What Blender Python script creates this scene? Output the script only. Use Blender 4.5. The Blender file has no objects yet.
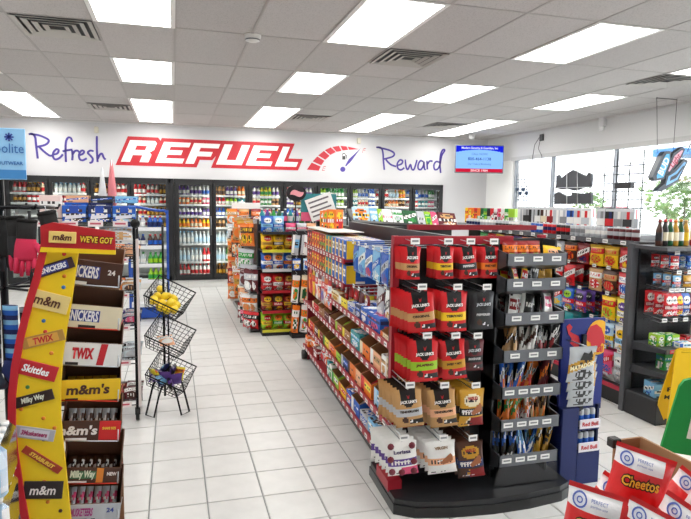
import bpy, math, random, zlib
from mathutils import Vector, Matrix, Euler
R = math.radians
random.seed(7)
SC = bpy.context.scene
COL = SC.collection

# ------------------------------------------------------------------ camera
F_PX, PITCH, YAW, ROLL, CAM_Z = 590.98, .0964, .2840, .0140, 1.6485
def axes():
    d = Vector((math.sin(YAW)*math.cos(PITCH), math.cos(YAW)*math.cos(PITCH), -math.sin(PITCH)))
    r0 = Vector((math.cos(YAW), -math.sin(YAW), 0)); u0 = r0.cross(d)
    r = r0*math.cos(ROLL) + u0*math.sin(ROLL); u = -r0*math.sin(ROLL) + u0*math.cos(ROLL)
    return r, u, d
CR, CU, CD = axes()
cam = bpy.data.cameras.new('camera'); cam.sensor_width = 36; cam.lens = F_PX/691*36; cam.clip_start = .05; cam.clip_end = 300
cam_o = bpy.data.objects.new('camera', cam); COL.objects.link(cam_o)
m = Matrix.Identity(4)
for i in range(3): m[i][0], m[i][1], m[i][2] = CR[i], CU[i], -CD[i]
m[0][3], m[1][3], m[2][3] = 0, 0, CAM_Z
cam_o.matrix_world = m; SC.camera = cam_o
def ray(px, py): return CD + CR*((px-345.5)/F_PX) - CU*((py-259.5)/F_PX)
def at(px, py, X=None, Y=None, Z=None, d=None):
    """the point of a real plane of the room (X, Y or Z constant) that was measured at this pixel"""
    r = ray(px, py)
    t = X/r.x if X is not None else Y/r.y if Y is not None else (Z-CAM_Z)/r.z if Z is not None else d
    return Vector((0, 0, CAM_Z)) + r*t

# ------------------------------------------------------------------ world, exposure
w = bpy.data.worlds.new('sky'); SC.world = w; w.use_nodes = True
bg = w.node_tree.nodes['Background']; bg.inputs[0].default_value = (.93, .96, 1, 1); bg.inputs[1].default_value = 7.0
SC.view_settings.view_transform = 'Standard'; SC.view_settings.look = 'None'; SC.view_settings.gamma = 1
SC.view_settings.use_curve_mapping = False; SC.view_settings.exposure = 0.42
PANEL_LIGHT = 8.0

# ------------------------------------------------------------------ colours and materials
PAL = dict(red='d21f26', dark_red='8c1418', maroon='5e1720', black='161616', charcoal='2c2d30', grey='8b8d90', silver='bfc3c8', white='f1f1ee',
 cream='eadfc0', tan='c79a63', brown='4a2a1c', kraft='a8794f', orange='ee7a1e', yellow='f4c81c', lemon='f2e03a', lime='9ccb2c', green='2b9a3e',
 dark_green='15592f', teal='1f8f96', sky='7fbde4', blue='1f5fc0', navy='17275c', purple='5b3a91', pink='e0507c', pale_pink='f0b8b8', gold='c9962a', peach='efb48a', clear='c9d6dc', pale_blue='b9d9ee')
def lin(c):
    if isinstance(c, str):
        h = PAL.get(c, c); c = tuple(int(h[i:i+2], 16)/255 for i in (0, 2, 4))
    return tuple(x/12.92 if x <= .04045 else ((x+.055)/1.055)**2.4 for x in c[:3]) + (1,)
MATS = {}
def base_mat(name):
    m = bpy.data.materials.new(name); m.use_nodes = True; MATS[name] = m
    return m, m.node_tree, m.node_tree.nodes['Principled BSDF']
def attr_mat(name, rough, metal=0, bump=0, bscale=60, spec=.5, mott=.06):
    m, t, b = base_mat(name); N = t.nodes; L = t.links
    a = N.new('ShaderNodeAttribute'); a.attribute_name = 'Col'
    n = N.new('ShaderNodeTexNoise'); n.inputs['Scale'].default_value = bscale; n.inputs['Detail'].default_value = 3
    tc = N.new('ShaderNodeTexCoord'); L.new(tc.outputs['Object'], n.inputs['Vector'])
    mr = N.new('ShaderNodeMapRange'); mr.inputs['To Min'].default_value = 1-mott; mr.inputs['To Max'].default_value = 1+mott
    L.new(n.outputs['Fac'], mr.inputs['Value'])
    mx = N.new('ShaderNodeVectorMath'); mx.operation = 'SCALE'; L.new(a.outputs['Color'], mx.inputs[0]); L.new(mr.outputs[0], mx.inputs['Scale'])
    L.new(mx.outputs[0], b.inputs['Base Color'])
    b.inputs['Roughness'].default_value = rough; b.inputs['Metallic'].default_value = metal; b.inputs['Specular IOR Level'].default_value = spec
    if bump:
        bp = N.new('ShaderNodeBump'); bp.inputs['Strength'].default_value = bump; bp.inputs['Distance'].default_value = .004
        L.new(n.outputs['Fac'], bp.inputs['Height']); L.new(bp.outputs[0], b.inputs['Normal'])
    return m
attr_mat('film', .32, bump=.5, bscale=35); attr_mat('carton', .55, bscale=20); attr_mat('paint', .42, bscale=30, mott=.04)
attr_mat('plastic', .3, bscale=15, mott=.03); attr_mat('metal', .35, metal=.85, bscale=30); attr_mat('fabric', .9, bump=.6, bscale=220)
attr_mat('plaster', .8, bump=.08, bscale=90, mott=.02); attr_mat('print_ink', .5, bscale=10, mott=.02); attr_mat('leaf', .6, bscale=8, mott=.25)
def floor_mat():
    m, t, b = base_mat('floor_tile'); N = t.nodes; L = t.links
    oi = N.new('ShaderNodeObjectInfo'); tc = N.new('ShaderNodeTexCoord')
    n = N.new('ShaderNodeTexNoise'); n.inputs['Scale'].default_value = 9; n.inputs['Detail'].default_value = 6; L.new(tc.outputs['Object'], n.inputs['Vector'])
    ad = N.new('ShaderNodeMath'); ad.operation = 'MULTIPLY_ADD'; ad.inputs[1].default_value = .45; L.new(oi.outputs['Random'], ad.inputs[0]); L.new(n.outputs['Fac'], ad.inputs[2])
    cr = N.new('ShaderNodeValToRGB'); cr.color_ramp.elements[0].color = (.60, .60, .585, 1); cr.color_ramp.elements[1].color = (.71, .71, .695, 1)
    cr.color_ramp.elements[0].position = .3; cr.color_ramp.elements[1].position = 1
    L.new(ad.outputs[0], cr.inputs[0]); L.new(cr.outputs[0], b.inputs['Base Color'])
    b.inputs['Roughness'].default_value = .3; b.inputs['Specular IOR Level'].default_value = .4
floor_mat()
def ceil_mat():
    m, t, b = base_mat('ceiling_tile'); N = t.nodes; L = t.links
    tc = N.new('ShaderNodeTexCoord'); oi = N.new('ShaderNodeObjectInfo')
    n = N.new('ShaderNodeTexNoise'); n.inputs['Scale'].default_value = 130; n.inputs['Detail'].default_value = 4; L.new(tc.outputs['Object'], n.inputs['Vector'])
    v = N.new('ShaderNodeTexVoronoi'); v.inputs['Scale'].default_value = 75; L.new(tc.outputs['Object'], v.inputs['Vector'])
    mx = N.new('ShaderNodeMath'); mx.operation = 'MULTIPLY'; L.new(n.outputs['Fac'], mx.inputs[0]); L.new(v.outputs['Distance'], mx.inputs[1])
    cr = N.new('ShaderNodeValToRGB'); cr.color_ramp.elements[0].color = (.40, .378, .365, 1); cr.color_ramp.elements[1].color = (.56, .534, .518, 1)
    cr.color_ramp.elements[0].position = .02; cr.color_ramp.elements[1].position = .22; L.new(mx.outputs[0], cr.inputs[0])
    mr = N.new('ShaderNodeMapRange'); mr.inputs['To Min'].default_value = .93; mr.inputs['To Max'].default_value = 1.03; L.new(oi.outputs['Random'], mr.inputs['Value'])
    sc = N.new('ShaderNodeVectorMath'); sc.operation = 'SCALE'; L.new(cr.outputs[0], sc.inputs[0]); L.new(mr.outputs[0], sc.inputs['Scale'])
    L.new(sc.outputs[0], b.inputs['Base Color']); b.inputs['Roughness'].default_value = .95
    bp = N.new('ShaderNodeBump'); bp.inputs['Strength'].default_value = .25; bp.inputs['Distance'].default_value = .003; L.new(mx.outputs[0], bp.inputs['Height']); L.new(bp.outputs[0], b.inputs['Normal'])
ceil_mat()
def glow(name, col, s):
    m = bpy.data.materials.new(name); m.use_nodes = True; t = m.node_tree; t.nodes.clear()
    e = t.nodes.new('ShaderNodeEmission'); o = t.nodes.new('ShaderNodeOutputMaterial'); e.inputs[0].default_value = lin(col); e.inputs[1].default_value = s
    t.links.new(e.outputs[0], o.inputs[0]); MATS[name] = m
glow('panel_glow', 'fffdf8', PANEL_LIGHT); glow('strip_glow', 'fff8ea', 16.0)
def screen_mat():
    m = bpy.data.materials.new('screen'); m.use_nodes = True; t = m.node_tree; t.nodes.clear()
    a = t.nodes.new('ShaderNodeAttribute'); a.attribute_name = 'Col'
    e = t.nodes.new('ShaderNodeEmission'); e.inputs[1].default_value = .95; o = t.nodes.new('ShaderNodeOutputMaterial')
    t.links.new(a.outputs['Color'], e.inputs[0]); t.links.new(e.outputs[0], o.inputs[0]); MATS['screen'] = m
screen_mat()
def glass_mat(name, tint, fac, rough=.02):
    m = bpy.data.materials.new(name); m.use_nodes = True; t = m.node_tree; t.nodes.clear(); N = t.nodes; L = t.links
    tr = N.new('ShaderNodeBsdfTransparent'); tr.inputs[0].default_value = tint; gl = N.new('ShaderNodeBsdfGlossy'); gl.inputs['Roughness'].default_value = rough
    fr = N.new('ShaderNodeFresnel'); fr.inputs[0].default_value = 1.45; mu = N.new('ShaderNodeMath'); mu.operation = 'MULTIPLY'; mu.inputs[1].default_value = fac
    L.new(fr.outputs[0], mu.inputs[0]); mx = N.new('ShaderNodeMixShader'); L.new(mu.outputs[0], mx.inputs[0]); L.new(tr.outputs[0], mx.inputs[1]); L.new(gl.outputs[0], mx.inputs[2])
    o = N.new('ShaderNodeOutputMaterial'); L.new(mx.outputs[0], o.inputs[0]); MATS[name] = m
glass_mat('glass', (.97, .98, .98, 1), .8); glass_mat('door_glass', (.93, .95, .95, 1), .55); glass_mat('clear_plastic', (.80, .83, .86, 1), 2.0, .15)

# ------------------------------------------------------------------ mesh builder
class MB:
    def __init__(s): s.v = []; s.f = []; s.c = []; s.sm = []
    def add(s, vs, fs, col, smooth=False):
        o = len(s.v); s.v += [tuple(p) for p in vs]
        for k, f in enumerate(fs):
            s.f.append(tuple(i+o for i in f)); s.c.append(col[k] if isinstance(col, list) else col); s.sm.append(smooth)
        return s
    def box(s, x0, x1, y0, y1, z0, z1, col, mat=None):
        vs = [(x, y, z) for z in (z0, z1) for y in (y0, y1) for x in (x0, x1)]
        if mat is not None: vs = [mat @ Vector(p) for p in vs]
        return s.add(vs, [(0, 2, 3, 1), (4, 5, 7, 6), (0, 1, 5, 4), (2, 6, 7, 3), (0, 4, 6, 2), (1, 3, 7, 5)], col)
    def cbox(s, x0, x1, y0, y1, z0, z1, b, col, mat=None):
        """box with chamfered edges"""
        vs = []; xs = (x0, x1); ys = (y0, y1); zs = (z0, z1); idx = {}
        for i in (0, 1):
            for j in (0, 1):
                for k in (0, 1):
                    sx, sy, sz = (b if i == 0 else -b), (b if j == 0 else -b), (b if k == 0 else -b)
                    X, Y, Z = xs[i], ys[j], zs[k]
                    idx[i, j, k] = len(vs); vs += [(X, Y+sy, Z+sz), (X+sx, Y, Z+sz), (X+sx, Y+sy, Z)]
        g = lambda i, j, k, a: idx[i, j, k]+a
        fs = [(g(0,0,0,0), g(0,0,1,0), g(0,1,1,0), g(0,1,0,0)), (g(1,0,0,0), g(1,1,0,0), g(1,1,1,0), g(1,0,1,0)),
              (g(0,0,0,1), g(1,0,0,1), g(1,0,1,1), g(0,0,1,1)), (g(0,1,0,1), g(0,1,1,1), g(1,1,1,1), g(1,1,0,1)),
              (g(0,0,0,2), g(0,1,0,2), g(1,1,0,2), g(1,0,0,2)), (g(0,0,1,2), g(1,0,1,2), g(1,1,1,2), g(0,1,1,2))]
        for i in (0, 1):
            for j in (0, 1): fs.append((g(i,j,0,0), g(i,j,0,1), g(i,j,1,1), g(i,j,1,0)))
            for k in (0, 1): fs.append((g(i,0,k,0), g(i,0,k,2), g(i,1,k,2), g(i,1,k,0)))
        for j in (0, 1):
            for k in (0, 1): fs.append((g(0,j,k,1), g(0,j,k,2), g(1,j,k,2), g(1,j,k,1)))
        for i in (0, 1):
            for j in (0, 1):
                for k in (0, 1): fs.append((g(i,j,k,0), g(i,j,k,1), g(i,j,k,2)))
        if mat is not None: vs = [mat @ Vector(p) for p in vs]
        return s.add(vs, fs, col)
    def ring(s, p, a, b, n):
        return [p + a*math.cos(2*math.pi*i/n) + b*math.sin(2*math.pi*i/n) for i in range(n)]
    def tube(s, pts, r, col, n=6, cap=True, closed=False):
        P = [Vector(p) for p in pts]; k = len(P); rings = []; up = None
        for i, p in enumerate(P):
            if closed: t = (P[(i+1) % k]-P[i-1]).normalized()
            else: t = (P[min(i+1, k-1)]-P[max(i-1, 0)]).normalized()
            if up is None: up = Vector((0, 0, 1)) if abs(t.z) < .9 else Vector((1, 0, 0))
            a = t.cross(up); a = a.normalized() if a.length > 1e-6 else t.orthogonal().normalized(); b = t.cross(a).normalized(); up = -b if False else (b*-1)
            rr = r[i] if isinstance(r, (list, tuple)) else r
            rings.append(s.ring(p, a*rr, b*rr, n))
        vs = [q for g in rings for q in g]; fs = []
        for i in range(k if closed else k-1):
            j = (i+1) % k
            for q in range(n): fs.append((i*n+q, i*n+(q+1) % n, j*n+(q+1) % n, j*n+q))
        if cap and not closed: fs += [tuple(range(n-1, -1, -1)), tuple(range((k-1)*n, k*n))]
        return s.add(vs, fs, col, True)
    def lathe(s, prof, n=10, loc=(0, 0, 0), sy=1):
        """prof = [(r, z, colour of the band above)]"""
        vs = []; fs = []; cs = []; x0, y0, z0 = loc
        for r, z, c in prof: vs += [(x0+r*math.cos(2*math.pi*i/n), y0+sy*r*math.sin(2*math.pi*i/n), z0+z) for i in range(n)]
        for k in range(len(prof)-1):
            for i in range(n): fs.append((k*n+i, k*n+(i+1) % n, (k+1)*n+(i+1) % n, (k+1)*n+i)); cs.append(prof[k][2])
        fs.append(tuple(range((len(prof)-1)*n, len(prof)*n))); cs.append(prof[-1][2]); fs.append(tuple(range(n-1, -1, -1))); cs.append(prof[0][2])
        return s.add(vs, fs, cs, True)
    def prism(s, poly, y0, y1, col, side=None, axis='y', mat=None):
        """poly in XZ (axis y), in YZ (axis x) or XY (axis z)"""
        if axis == 'y': A = [(x, y0, z) for x, z in poly]; B = [(x, y1, z) for x, z in poly]
        elif axis == 'x': A = [(y0, x, z) for x, z in poly]; B = [(y1, x, z) for x, z in poly]
        else: A = [(x, z, y0) for x, z in poly]; B = [(x, z, y1) for x, z in poly]
        n = len(poly); vs = A+B
        if mat is not None: vs = [mat @ Vector(p) for p in vs]
        fs = [tuple(range(n)), tuple(range(2*n-1, n-1, -1))] + [(i, i+n, (i+1) % n+n, (i+1) % n) for i in range(n)]
        return s.add(vs, fs, [col, col]+[side or col]*n)
    def mesh(s, name, mat):
        me = bpy.data.meshes.new(name); me.from_pydata(s.v, [], s.f); me['m'] = 1
        at_ = me.color_attributes.new('Col', 'FLOAT_COLOR', 'CORNER'); buf = []
        for f, c in zip(s.f, s.c): buf += list(lin(c))*len(f)
        at_.data.foreach_set('color', buf); me.polygons.foreach_set('use_smooth', s.sm)
        me.materials.append(MATS[mat]); me.update(); return me
    def build(s, name, mat, parent=None, loc=(0, 0, 0), rot=(0, 0, 0)): return link(name, s.mesh(name, mat), parent, loc, rot)
def link(name, me, parent=None, loc=(0, 0, 0), rot=(0, 0, 0)):
    o = bpy.data.objects.new(name, me); COL.objects.link(o); o.location = loc; o.rotation_euler = rot
    if parent: o.parent = parent
    return o
USED = {}
def tag(o, label, cat, group=None, kind=None):
    n = len(label.split())
    if not 4 <= n <= 16: print('LABEL WORDS', n, label)
    o['label'] = label; o['category'] = cat
    if group: o['group'] = group
    if kind: o['kind'] = kind
    return o
def thing(name, label, cat, loc=(0, 0, 0), rz=0, group=None):
    o = bpy.data.objects.new(name, None); COL.objects.link(o); o.location = loc; o.rotation_euler = (0, 0, rz); o.empty_display_size = .05
    return tag(o, label, cat, group)
def single(name, me, label, cat, loc=(0, 0, 0), rot=0, group=None):
    return tag(link(name, me, None, loc, rot if isinstance(rot, (tuple, Euler)) else (0, 0, rot)), label, cat, group)
def struct(name, mb, mat, parent=None):
    o = mb.build(name, mat, parent)
    if not parent: o['kind'] = 'structure'
    return o
# flat lettering: a 2D text or outline turned into a mesh in the XZ plane, facing -Y
TXT = {}
def flat_from_curve(cu, col, mat='print_ink', shear=0, centre=True):
    o = bpy.data.objects.new('tmp', cu); COL.objects.link(o); dg = bpy.context.evaluated_depsgraph_get(); dg.update()
    me = bpy.data.meshes.new_from_object(o.evaluated_get(dg)); bpy.data.objects.remove(o); bpy.data.curves.remove(cu)
    xs = [v.co.x for v in me.vertices] or [0]; ys = [v.co.y for v in me.vertices] or [0]
    cx, cy = ((min(xs)+max(xs))/2, (min(ys)+max(ys))/2) if centre else (0, 0)
    for v in me.vertices: x, y = v.co.x-cx, v.co.y-cy; v.co = (x+shear*y, -v.co.z, y)
    at_ = me.color_attributes.new('Col', 'FLOAT_COLOR', 'CORNER'); at_.data.foreach_set('color', list(lin(col))*len(me.loops))
    me.materials.clear(); me.materials.append(MATS[mat]); return me
def text(body, size, col, bold=0, shear=0, mat='print_ink', width=None, outline=None):
    key = (body, size, col, bold, shear, mat, width)
    if key in TXT: return TXT[key]
    cu = bpy.data.curves.new('t', 'FONT'); cu.body = body; cu.size = size; cu.offset = bold; cu.resolution_u = 2; cu.fill_mode = 'FRONT'
    me = flat_from_curve(cu, col, mat, shear); me.name = 'lettering'
    if width:
        xs = [v.co.x for v in me.vertices]; k = width/max(1e-6, max(xs)-min(xs))
        for v in me.vertices: v.co.x *= k
    TXT[key] = me; return me
def poly_outline(polys, off, col, shear=0):
    cu = bpy.data.curves.new('p', 'CURVE'); cu.dimensions = '2D'; cu.fill_mode = 'BOTH'; cu.offset = off
    for poly in polys:
        sp = cu.splines.new('POLY'); sp.points.add(len(poly)-1); sp.use_cyclic_u = True
        for p, (x, y) in zip(sp.points, poly): p.co = (x, y, 0, 1)
    return flat_from_curve(cu, col, 'print_ink', shear, False)

# ------------------------------------------------------------------ package shapes
def h01(*a): return (zlib.crc32(repr(a).encode()) & 0xffff)/65535
def lum(c): r = lin(c); return .3*r[0]+.6*r[1]+.1*r[2]
def ink(c): return 'f4f2ee' if lum(c) < .30 else '2a2326'
def deco(base, band=None, badge=None, style=0, third=None):
    seed = h01(base, band, badge, style); k1 = 9+int(seed*5)
    def row(s, t, s0, s1, t0, t1, n, bg, off=None):
        """a line of block lettering"""
        if not (s0 < s < s1 and t0 < t < t1): return bg
        q = (s-s0)/(s1-s0)*n; g = q % 1; v = (t-t0)/(t1-t0); hh = h01(int(q), seed)
        on = g < .68 and not (.22 < g < .46 and (.2 < v < .45 if hh < .4 else v > .55 if hh < .7 else .55 < v < .8))
        return (off or ink(bg)) if on else bg
    def fn(s, t):
        c = base
        if style == 0:
            if band and .30 < t < .50: c = band
            if .33 < t < .46: c = row(s, t, .12, .88, .33, .46, 7, c)
            if badge and ((s-.5)/.36)**2+((t-.71)/.17)**2 < 1: c = badge; c = row(s, t, .24, .76, .65, .77, 6, c)
            if badge and t < .26 and ((s-.6)/.3)**2+((t-.12)/.14)**2 < 1: c = badge if h01(int(s*14), int(t*18), seed) < .6 else (band or base)
            if third and t < .24 and s > .45: c = third
        elif style == 1:
            if band and .60 < t < .84: c = band
            c = row(s, t, .10, .90, .65, .79, 7, c, badge if badge and badge != c and abs(lum(badge)-lum(c)) > .12 else None)
            if ((s-.5)/.38)**2+((t-.33)/.21)**2 < 1: c = badge or band or base; c = c if h01(int(s*12), int(t*12), seed) < .66 else (band or ink(base))
            if third and t > .9: c = third
        elif style == 2:
            q = t-.35*(s-.5)-.42
            if band and 0 < q < .26: c = band
            if .07 < q < .20 and .1 < s < .9: c = ink(c) if ((s*k1) % 1) < .62 and h01(int(s*k1), int(q*40), seed) < .85 else c
            if badge and ((s-.6)/.32)**2+((t-.22)/.16)**2 < 1: c = badge if h01(int(s*13), int(t*16), seed) < .7 else base
            if third and t > .86: c = third
        elif style == 3:
            if band and s < .28: c = band
            if badge and .33 < s < .94 and .38 < t < .78: c = badge
            c = row(s, t, .37, .90, .48, .68, 6, c)
            if third and t < .2: c = third
        elif style == 6:
            if band and .38 < s < .62: c = band
            if badge and .30 < t < .62 and s < .85: c = badge
            if t > .94: c = 'd9dcdf'
        elif style == 4:      # jerky: dark shield at the top, band below it, dark window at the foot
            if band and .30 < t < .50: c = band
            if .22 < s < .78 and t > .53 and abs(s-.5) < (.27 if t > .66 else .27*(t-.53)/.13+.03): c = '1a1a1b'
            if third and .07 < t < .22 and s > .5: c = third if h01(int(s*20), int(t*30)) < .8 else 'f0f0f0'
            if third and .12 < t < .28 and .2 < s < .48: c = '4a2a20' if ((s-.34)/.13)**2+((t-.2)/.075)**2 < 1 else c
        elif style == 5:      # white top band with badge on a bag
            if band and .74 < t < .93 and s < .82: c = band
            if badge and ((s-.17)/.11)**2+((t-.835)/.085)**2 < 1: c = badge
        if style not in (4, 5) and .03 < t < .09 and .1 < s < .6 and h01(int(s*22), seed) < .6: c = ink(base)
        return c
    return fn
def say(noun, base, band=None, badge=None, third=None):
    c = lambda x: x.replace('_', ' ')
    s = f'{c(base)} {noun}'
    if band and badge: s += f' with {c(band)} and {c(badge)} print'
    elif band or badge: s += f' with {c(band or badge)} print'
    return s
MC = {}
def bag_p(s, t, wr, ph):
    a = max(0, 1-abs(2*s-1)**2.4)**.6; tt = min(1, max(0, (t-.05)/.88)); b = max(0, 1-abs(2*tt-1)**3.0)**.65
    return a*b*(1+wr*math.sin(7*s+ph[0]+5*t)*math.sin(9*t+ph[1])+wr*.5*math.sin(15*s+ph[2])*math.sin(6*t+ph[3])), b
def bag_phase(key): rnd = random.Random(repr(key)); return [rnd.uniform(0, 6.28) for _ in range(4)]
def bag_mesh(w, h, d, spec, style=0, mat='film', nx=None, nz=None, top=False, wr=.12):
    key = ('bag', w, h, d, spec, style, mat, top)
    if key in MC: return MC[key]
    fn = deco(*spec[:3], style=style, third=spec[3] if len(spec) > 3 else None); mb = MB(); z0 = -h if top else 0; ph = bag_phase((w, h, d, wr))
    fx, fz = nx or (18 if w > .06 else 8), nz or (24 if w > .06 else 14)
    for side in (-1, 1):
        nx_, nz_ = (fx, fz) if side < 0 else (6, 8); vs = []; fs = []; cs = []; q = nx_+1
        for j in range(nz_+1):
            t = j/nz_
            for i in range(q):
                s = i/nx_; p, b = bag_p(s, t, wr, ph); pin = 1-.07*b
                vs.append(((s-.5)*w*pin, side*d/2*p, z0+h*(t-.012*b*math.sin(3.1*s))))
        for j in range(nz_):
            for i in range(nx_):
                f = (j*q+i, j*q+i+1, (j+1)*q+i+1, (j+1)*q+i); fs.append(f if side < 0 else f[::-1])
                cs.append(fn((i+.5)/nx_, (j+.5)/nz_) if side < 0 else spec[0])
        mb.add(vs, fs, cs, True)
    MC[key] = mb.mesh('bag', mat); return MC[key]
def drape(me, w, h, d, x, z, wr=.12, lift=.0012, rot=0, top=False):
    """a copy of flat lettering or print bent onto the face of a bag; x, z measured from the bag's foot centre"""
    key = ('drape', me.name, w, h, d, x, z, rot, top)
    if key in MC: return MC[key]
    m2 = me.copy(); ph = bag_phase((w, h, d, wr)); c, s_ = math.cos(rot), math.sin(rot)
    for v in m2.vertices:
        X, Z = v.co.x*c+v.co.z*s_+x, -v.co.x*s_+v.co.z*c+z; p, b = bag_p(min(1, max(0, X/w+.5)), min(1, max(0, Z/h)), wr, ph); v.co = (X, -d/2*p-lift+min(0, v.co.y), Z-(h if top else 0))
    MC[key] = m2; return m2
def carton_mesh(w, h, d, spec, style=1, nx=8, nz=6, side=None, mat='carton'):
    key = ('carton', w, h, d, spec, style, side)
    if key in MC: return MC[key]
    fn = deco(*spec[:3], style=style, third=spec[3] if len(spec) > 3 else None); mb = MB(); sd = side or spec[0]
    mb.cbox(-w/2, w/2, -d/2, d/2, 0, h, min(.003, w/12), sd)
    nx, nz = 14, 10
    for dirn in range(4):       # the front, the top and both ends are printed
        vs = []; fs = []; cs = []; a, b = (nx, nz) if dirn < 2 else (8, 8)
        for j in range(b+1):
            for i in range(a+1):
                p, q = i/a, j/b
                vs.append(((p-.5)*(w-.008), -d/2-.0006, .004+(h-.008)*q) if dirn == 0 else ((p-.5)*(w-.008), -d/2+.004+(d-.008)*q, h+.0006) if dirn == 1 else (w/2+.0006, (p-.5)*(d-.008), .004+(h-.008)*q) if dirn == 2 else (-w/2-.0006, (.5-p)*(d-.008), .004+(h-.008)*q))
        for j in range(b):
            for i in range(a): fs.append((j*(a+1)+i, j*(a+1)+i+1, (j+1)*(a+1)+i+1, (j+1)*(a+1)+i)); cs.append(fn((i+.5)/a, (j+.5)/b))
        mb.add(vs, fs, cs)
    MC[key] = mb.mesh('carton', mat); return MC[key]
def openbox_mesh(w, d, hf, hb, spec, style=3, inside='kraft', nx=14, nz=8):
    key = ('open', w, d, hf, hb, spec, style, inside)
    if key in MC: return MC[key]
    fn = deco(*spec[:3], style=style, third=spec[3] if len(spec) > 3 else None); mb = MB(); e = .004; o = spec[0]
    mb.box(-w/2, w/2, -d/2, d/2, 0, e, inside)
    mb.box(-w/2, w/2, -d/2, -d/2+e, e, hf, inside); mb.box(-w/2, w/2, d/2-e, d/2, e, hb, inside)
    for sx in (-1, 1):
        x0, x1 = (-w/2, -w/2+e) if sx < 0 else (w/2-e, w/2)
        mb.prism([(-d/2, e), (d/2, e), (d/2, hb), (d/2-.3*d, hb), (-d/2, hf)], x0, x1, inside, axis='x')
        X = -w/2-.0007 if sx < 0 else w/2+.0007
        mb.add([(X, -d/2, 0), (X, d/2, 0), (X, d/2, hb*.97), (X, d/2-.3*d, hb*.97), (X, -d/2, hf)], [(4, 3, 2, 1, 0) if sx < 0 else (0, 1, 2, 3, 4)], o)
    vs = []; fs = []; cs = []
    for j in range(nz+1):
        for i in range(nx+1): vs.append(((i/nx-.5)*w, -d/2-.0008, hf*j/nz))
    for j in range(nz):
        for i in range(nx): fs.append((j*(nx+1)+i, j*(nx+1)+i+1, (j+1)*(nx+1)+i+1, (j+1)*(nx+1)+i)); cs.append(fn((i+.5)/nx, (j+.5)/nz))
    mb.add(vs, fs, cs); mb.add([(-w/2, d/2+.0008, 0), (w/2, d/2+.0008, 0), (w/2, d/2+.0008, hb), (-w/2, d/2+.0008, hb)], [(1, 0, 3, 2)], o)
    MC[key] = mb.mesh('open_box', 'carton'); return MC[key]
def bottle_mesh(h, r, body, lab, cap, n=10, mat='plastic'):
    key = ('bottle', h, r, body, lab, cap, mat)
    if key in MC: return MC[key]
    mb = MB().lathe([(r*.85, 0, body), (r, h*.04, body), (r, h*.2, lab), (r, h*.52, body), (r*.98, h*.6, body), (r*.55, h*.78, body), (r*.4, h*.84, body), (r*.4, h*.9, cap), (r*.46, h*.905, cap), (r*.46, h, cap)], n)
    MC[key] = mb.mesh('bottle', mat); return MC[key]
def can_mesh(h, r, body, lab, n=10):
    key = ('can', h, r, body, lab)
    if key in MC: return MC[key]
    mb = MB().lathe([(r*.8, 0, 'silver'), (r, h*.04, body), (r, h*.35, lab), (r, h*.68, body), (r, h*.92, 'silver'), (r*.84, h*.985, 'silver'), (r*.84, h, 'silver')], n)
    MC[key] = mb.mesh('can', 'plastic'); return MC[key]
def tag_mesh(w=.045, h=.03, c='white', line='grey'):
    key = ('tag', w, h, c)
    if key not in MC:
        mb = MB().box(-w/2, w/2, -.0015, .0015, -h/2, h/2, c).box(-w*.36, w*.36, -.0021, -.0014, -h*.12, h*.2, line)
        MC[key] = mb.mesh('price_tag', 'carton')
    return MC[key]
def peg_mesh(L=.26):
    """double wire peg, root at y=0, running to -Y, with an upright tip"""
    if ('peg', L) not in MC:
        mb = MB().tube([(0, 0, 0), (0, -L+.02, -.004), (0, -L, .012)], .0028, 'silver', 5).tube([(0, 0, .035), (0, -L-.01, .022)], .0022, 'silver', 5)
        MC['peg', L] = mb.mesh('peg_hook', 'metal')
    return MC['peg', L]
def frame(ox, oy, rz):
    c, s = math.cos(rz), math.sin(rz)
    def f(u, v, z): return Vector((ox+u*c-v*s, oy+u*s+v*c, z))
    f.rz = rz; return f
ORD = ['', 'first', 'second', 'third', 'fourth', 'fifth', 'sixth', 'seventh', 'eighth', 'ninth', 'tenth', 'eleventh', 'twelfth']

# ================================================================== THE ROOM
XL, XR, YF, YB, H = -4.2, 6.5, -1.8, 11.5, 3.024
TILE, TX0, TY0 = .3048, -.1452, 3.7847
# floor: slab of dark grout with proud ceramic tiles
fl = MB().box(XL-.1, XR+.1, YF-.1, YB+1.0, -.12, -.006, '8a8d8c'); floor = struct('floor', fl, 'carton')
def tile_geo(mb, x, y):
    g = .0032; a, b, c, d = x+g, x+TILE-g, y+g, y+TILE-g; e = .003
    vs = [(a, c, -.006), (b, c, -.006), (b, d, -.006), (a, d, -.006), (a+e, c+e, 0), (b-e, c+e, 0), (b-e, d-e, 0), (a+e, d-e, 0)]
    mb.add(vs, [(4, 5, 6, 7), (0, 1, 5, 4), (1, 2, 6, 5), (2, 3, 7, 6), (3, 0, 4, 7)], 'white')
i0, i1 = math.floor((XL-TX0)/TILE), math.ceil((XR-TX0)/TILE); j0, j1 = math.floor((YF-TY0)/TILE), math.ceil((YB-TY0)/TILE)
cells = []
for i in range(i0, i1):
    for j in range(j0, j1):
        x, y = TX0+i*TILE, TY0+j*TILE; p = Vector((x+.15, y+.15, -CAM_Z)); dd = p.dot(CD)
        seen = dd > .5 and -40 < 345.5+F_PX*p.dot(CR)/dd < 731 and 259.5-F_PX*p.dot(CU)/dd < 560
        aisle = (-.45 < p.x < 1.3 and 2.5 < p.y) or (1.9 < p.x < 3.6 and 1.6 < p.y < 5.2) or (p.y < 2.9 and -.2 < p.x < 2.4)
        cells.append((0 if seen and aisle else 1, dd, x, y))
cells.sort()
tm = MB(); tile_geo(tm, -TILE/2, -TILE/2); tme = tm.mesh('tile', 'floor_tile')
rest = MB()
for k, (s, dd, x, y) in enumerate(cells):
    if k < 300 and s == 0: link('tile', tme, floor, (x+TILE/2, y+TILE/2, 0))
    else: tile_geo(rest, x, y)
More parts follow.
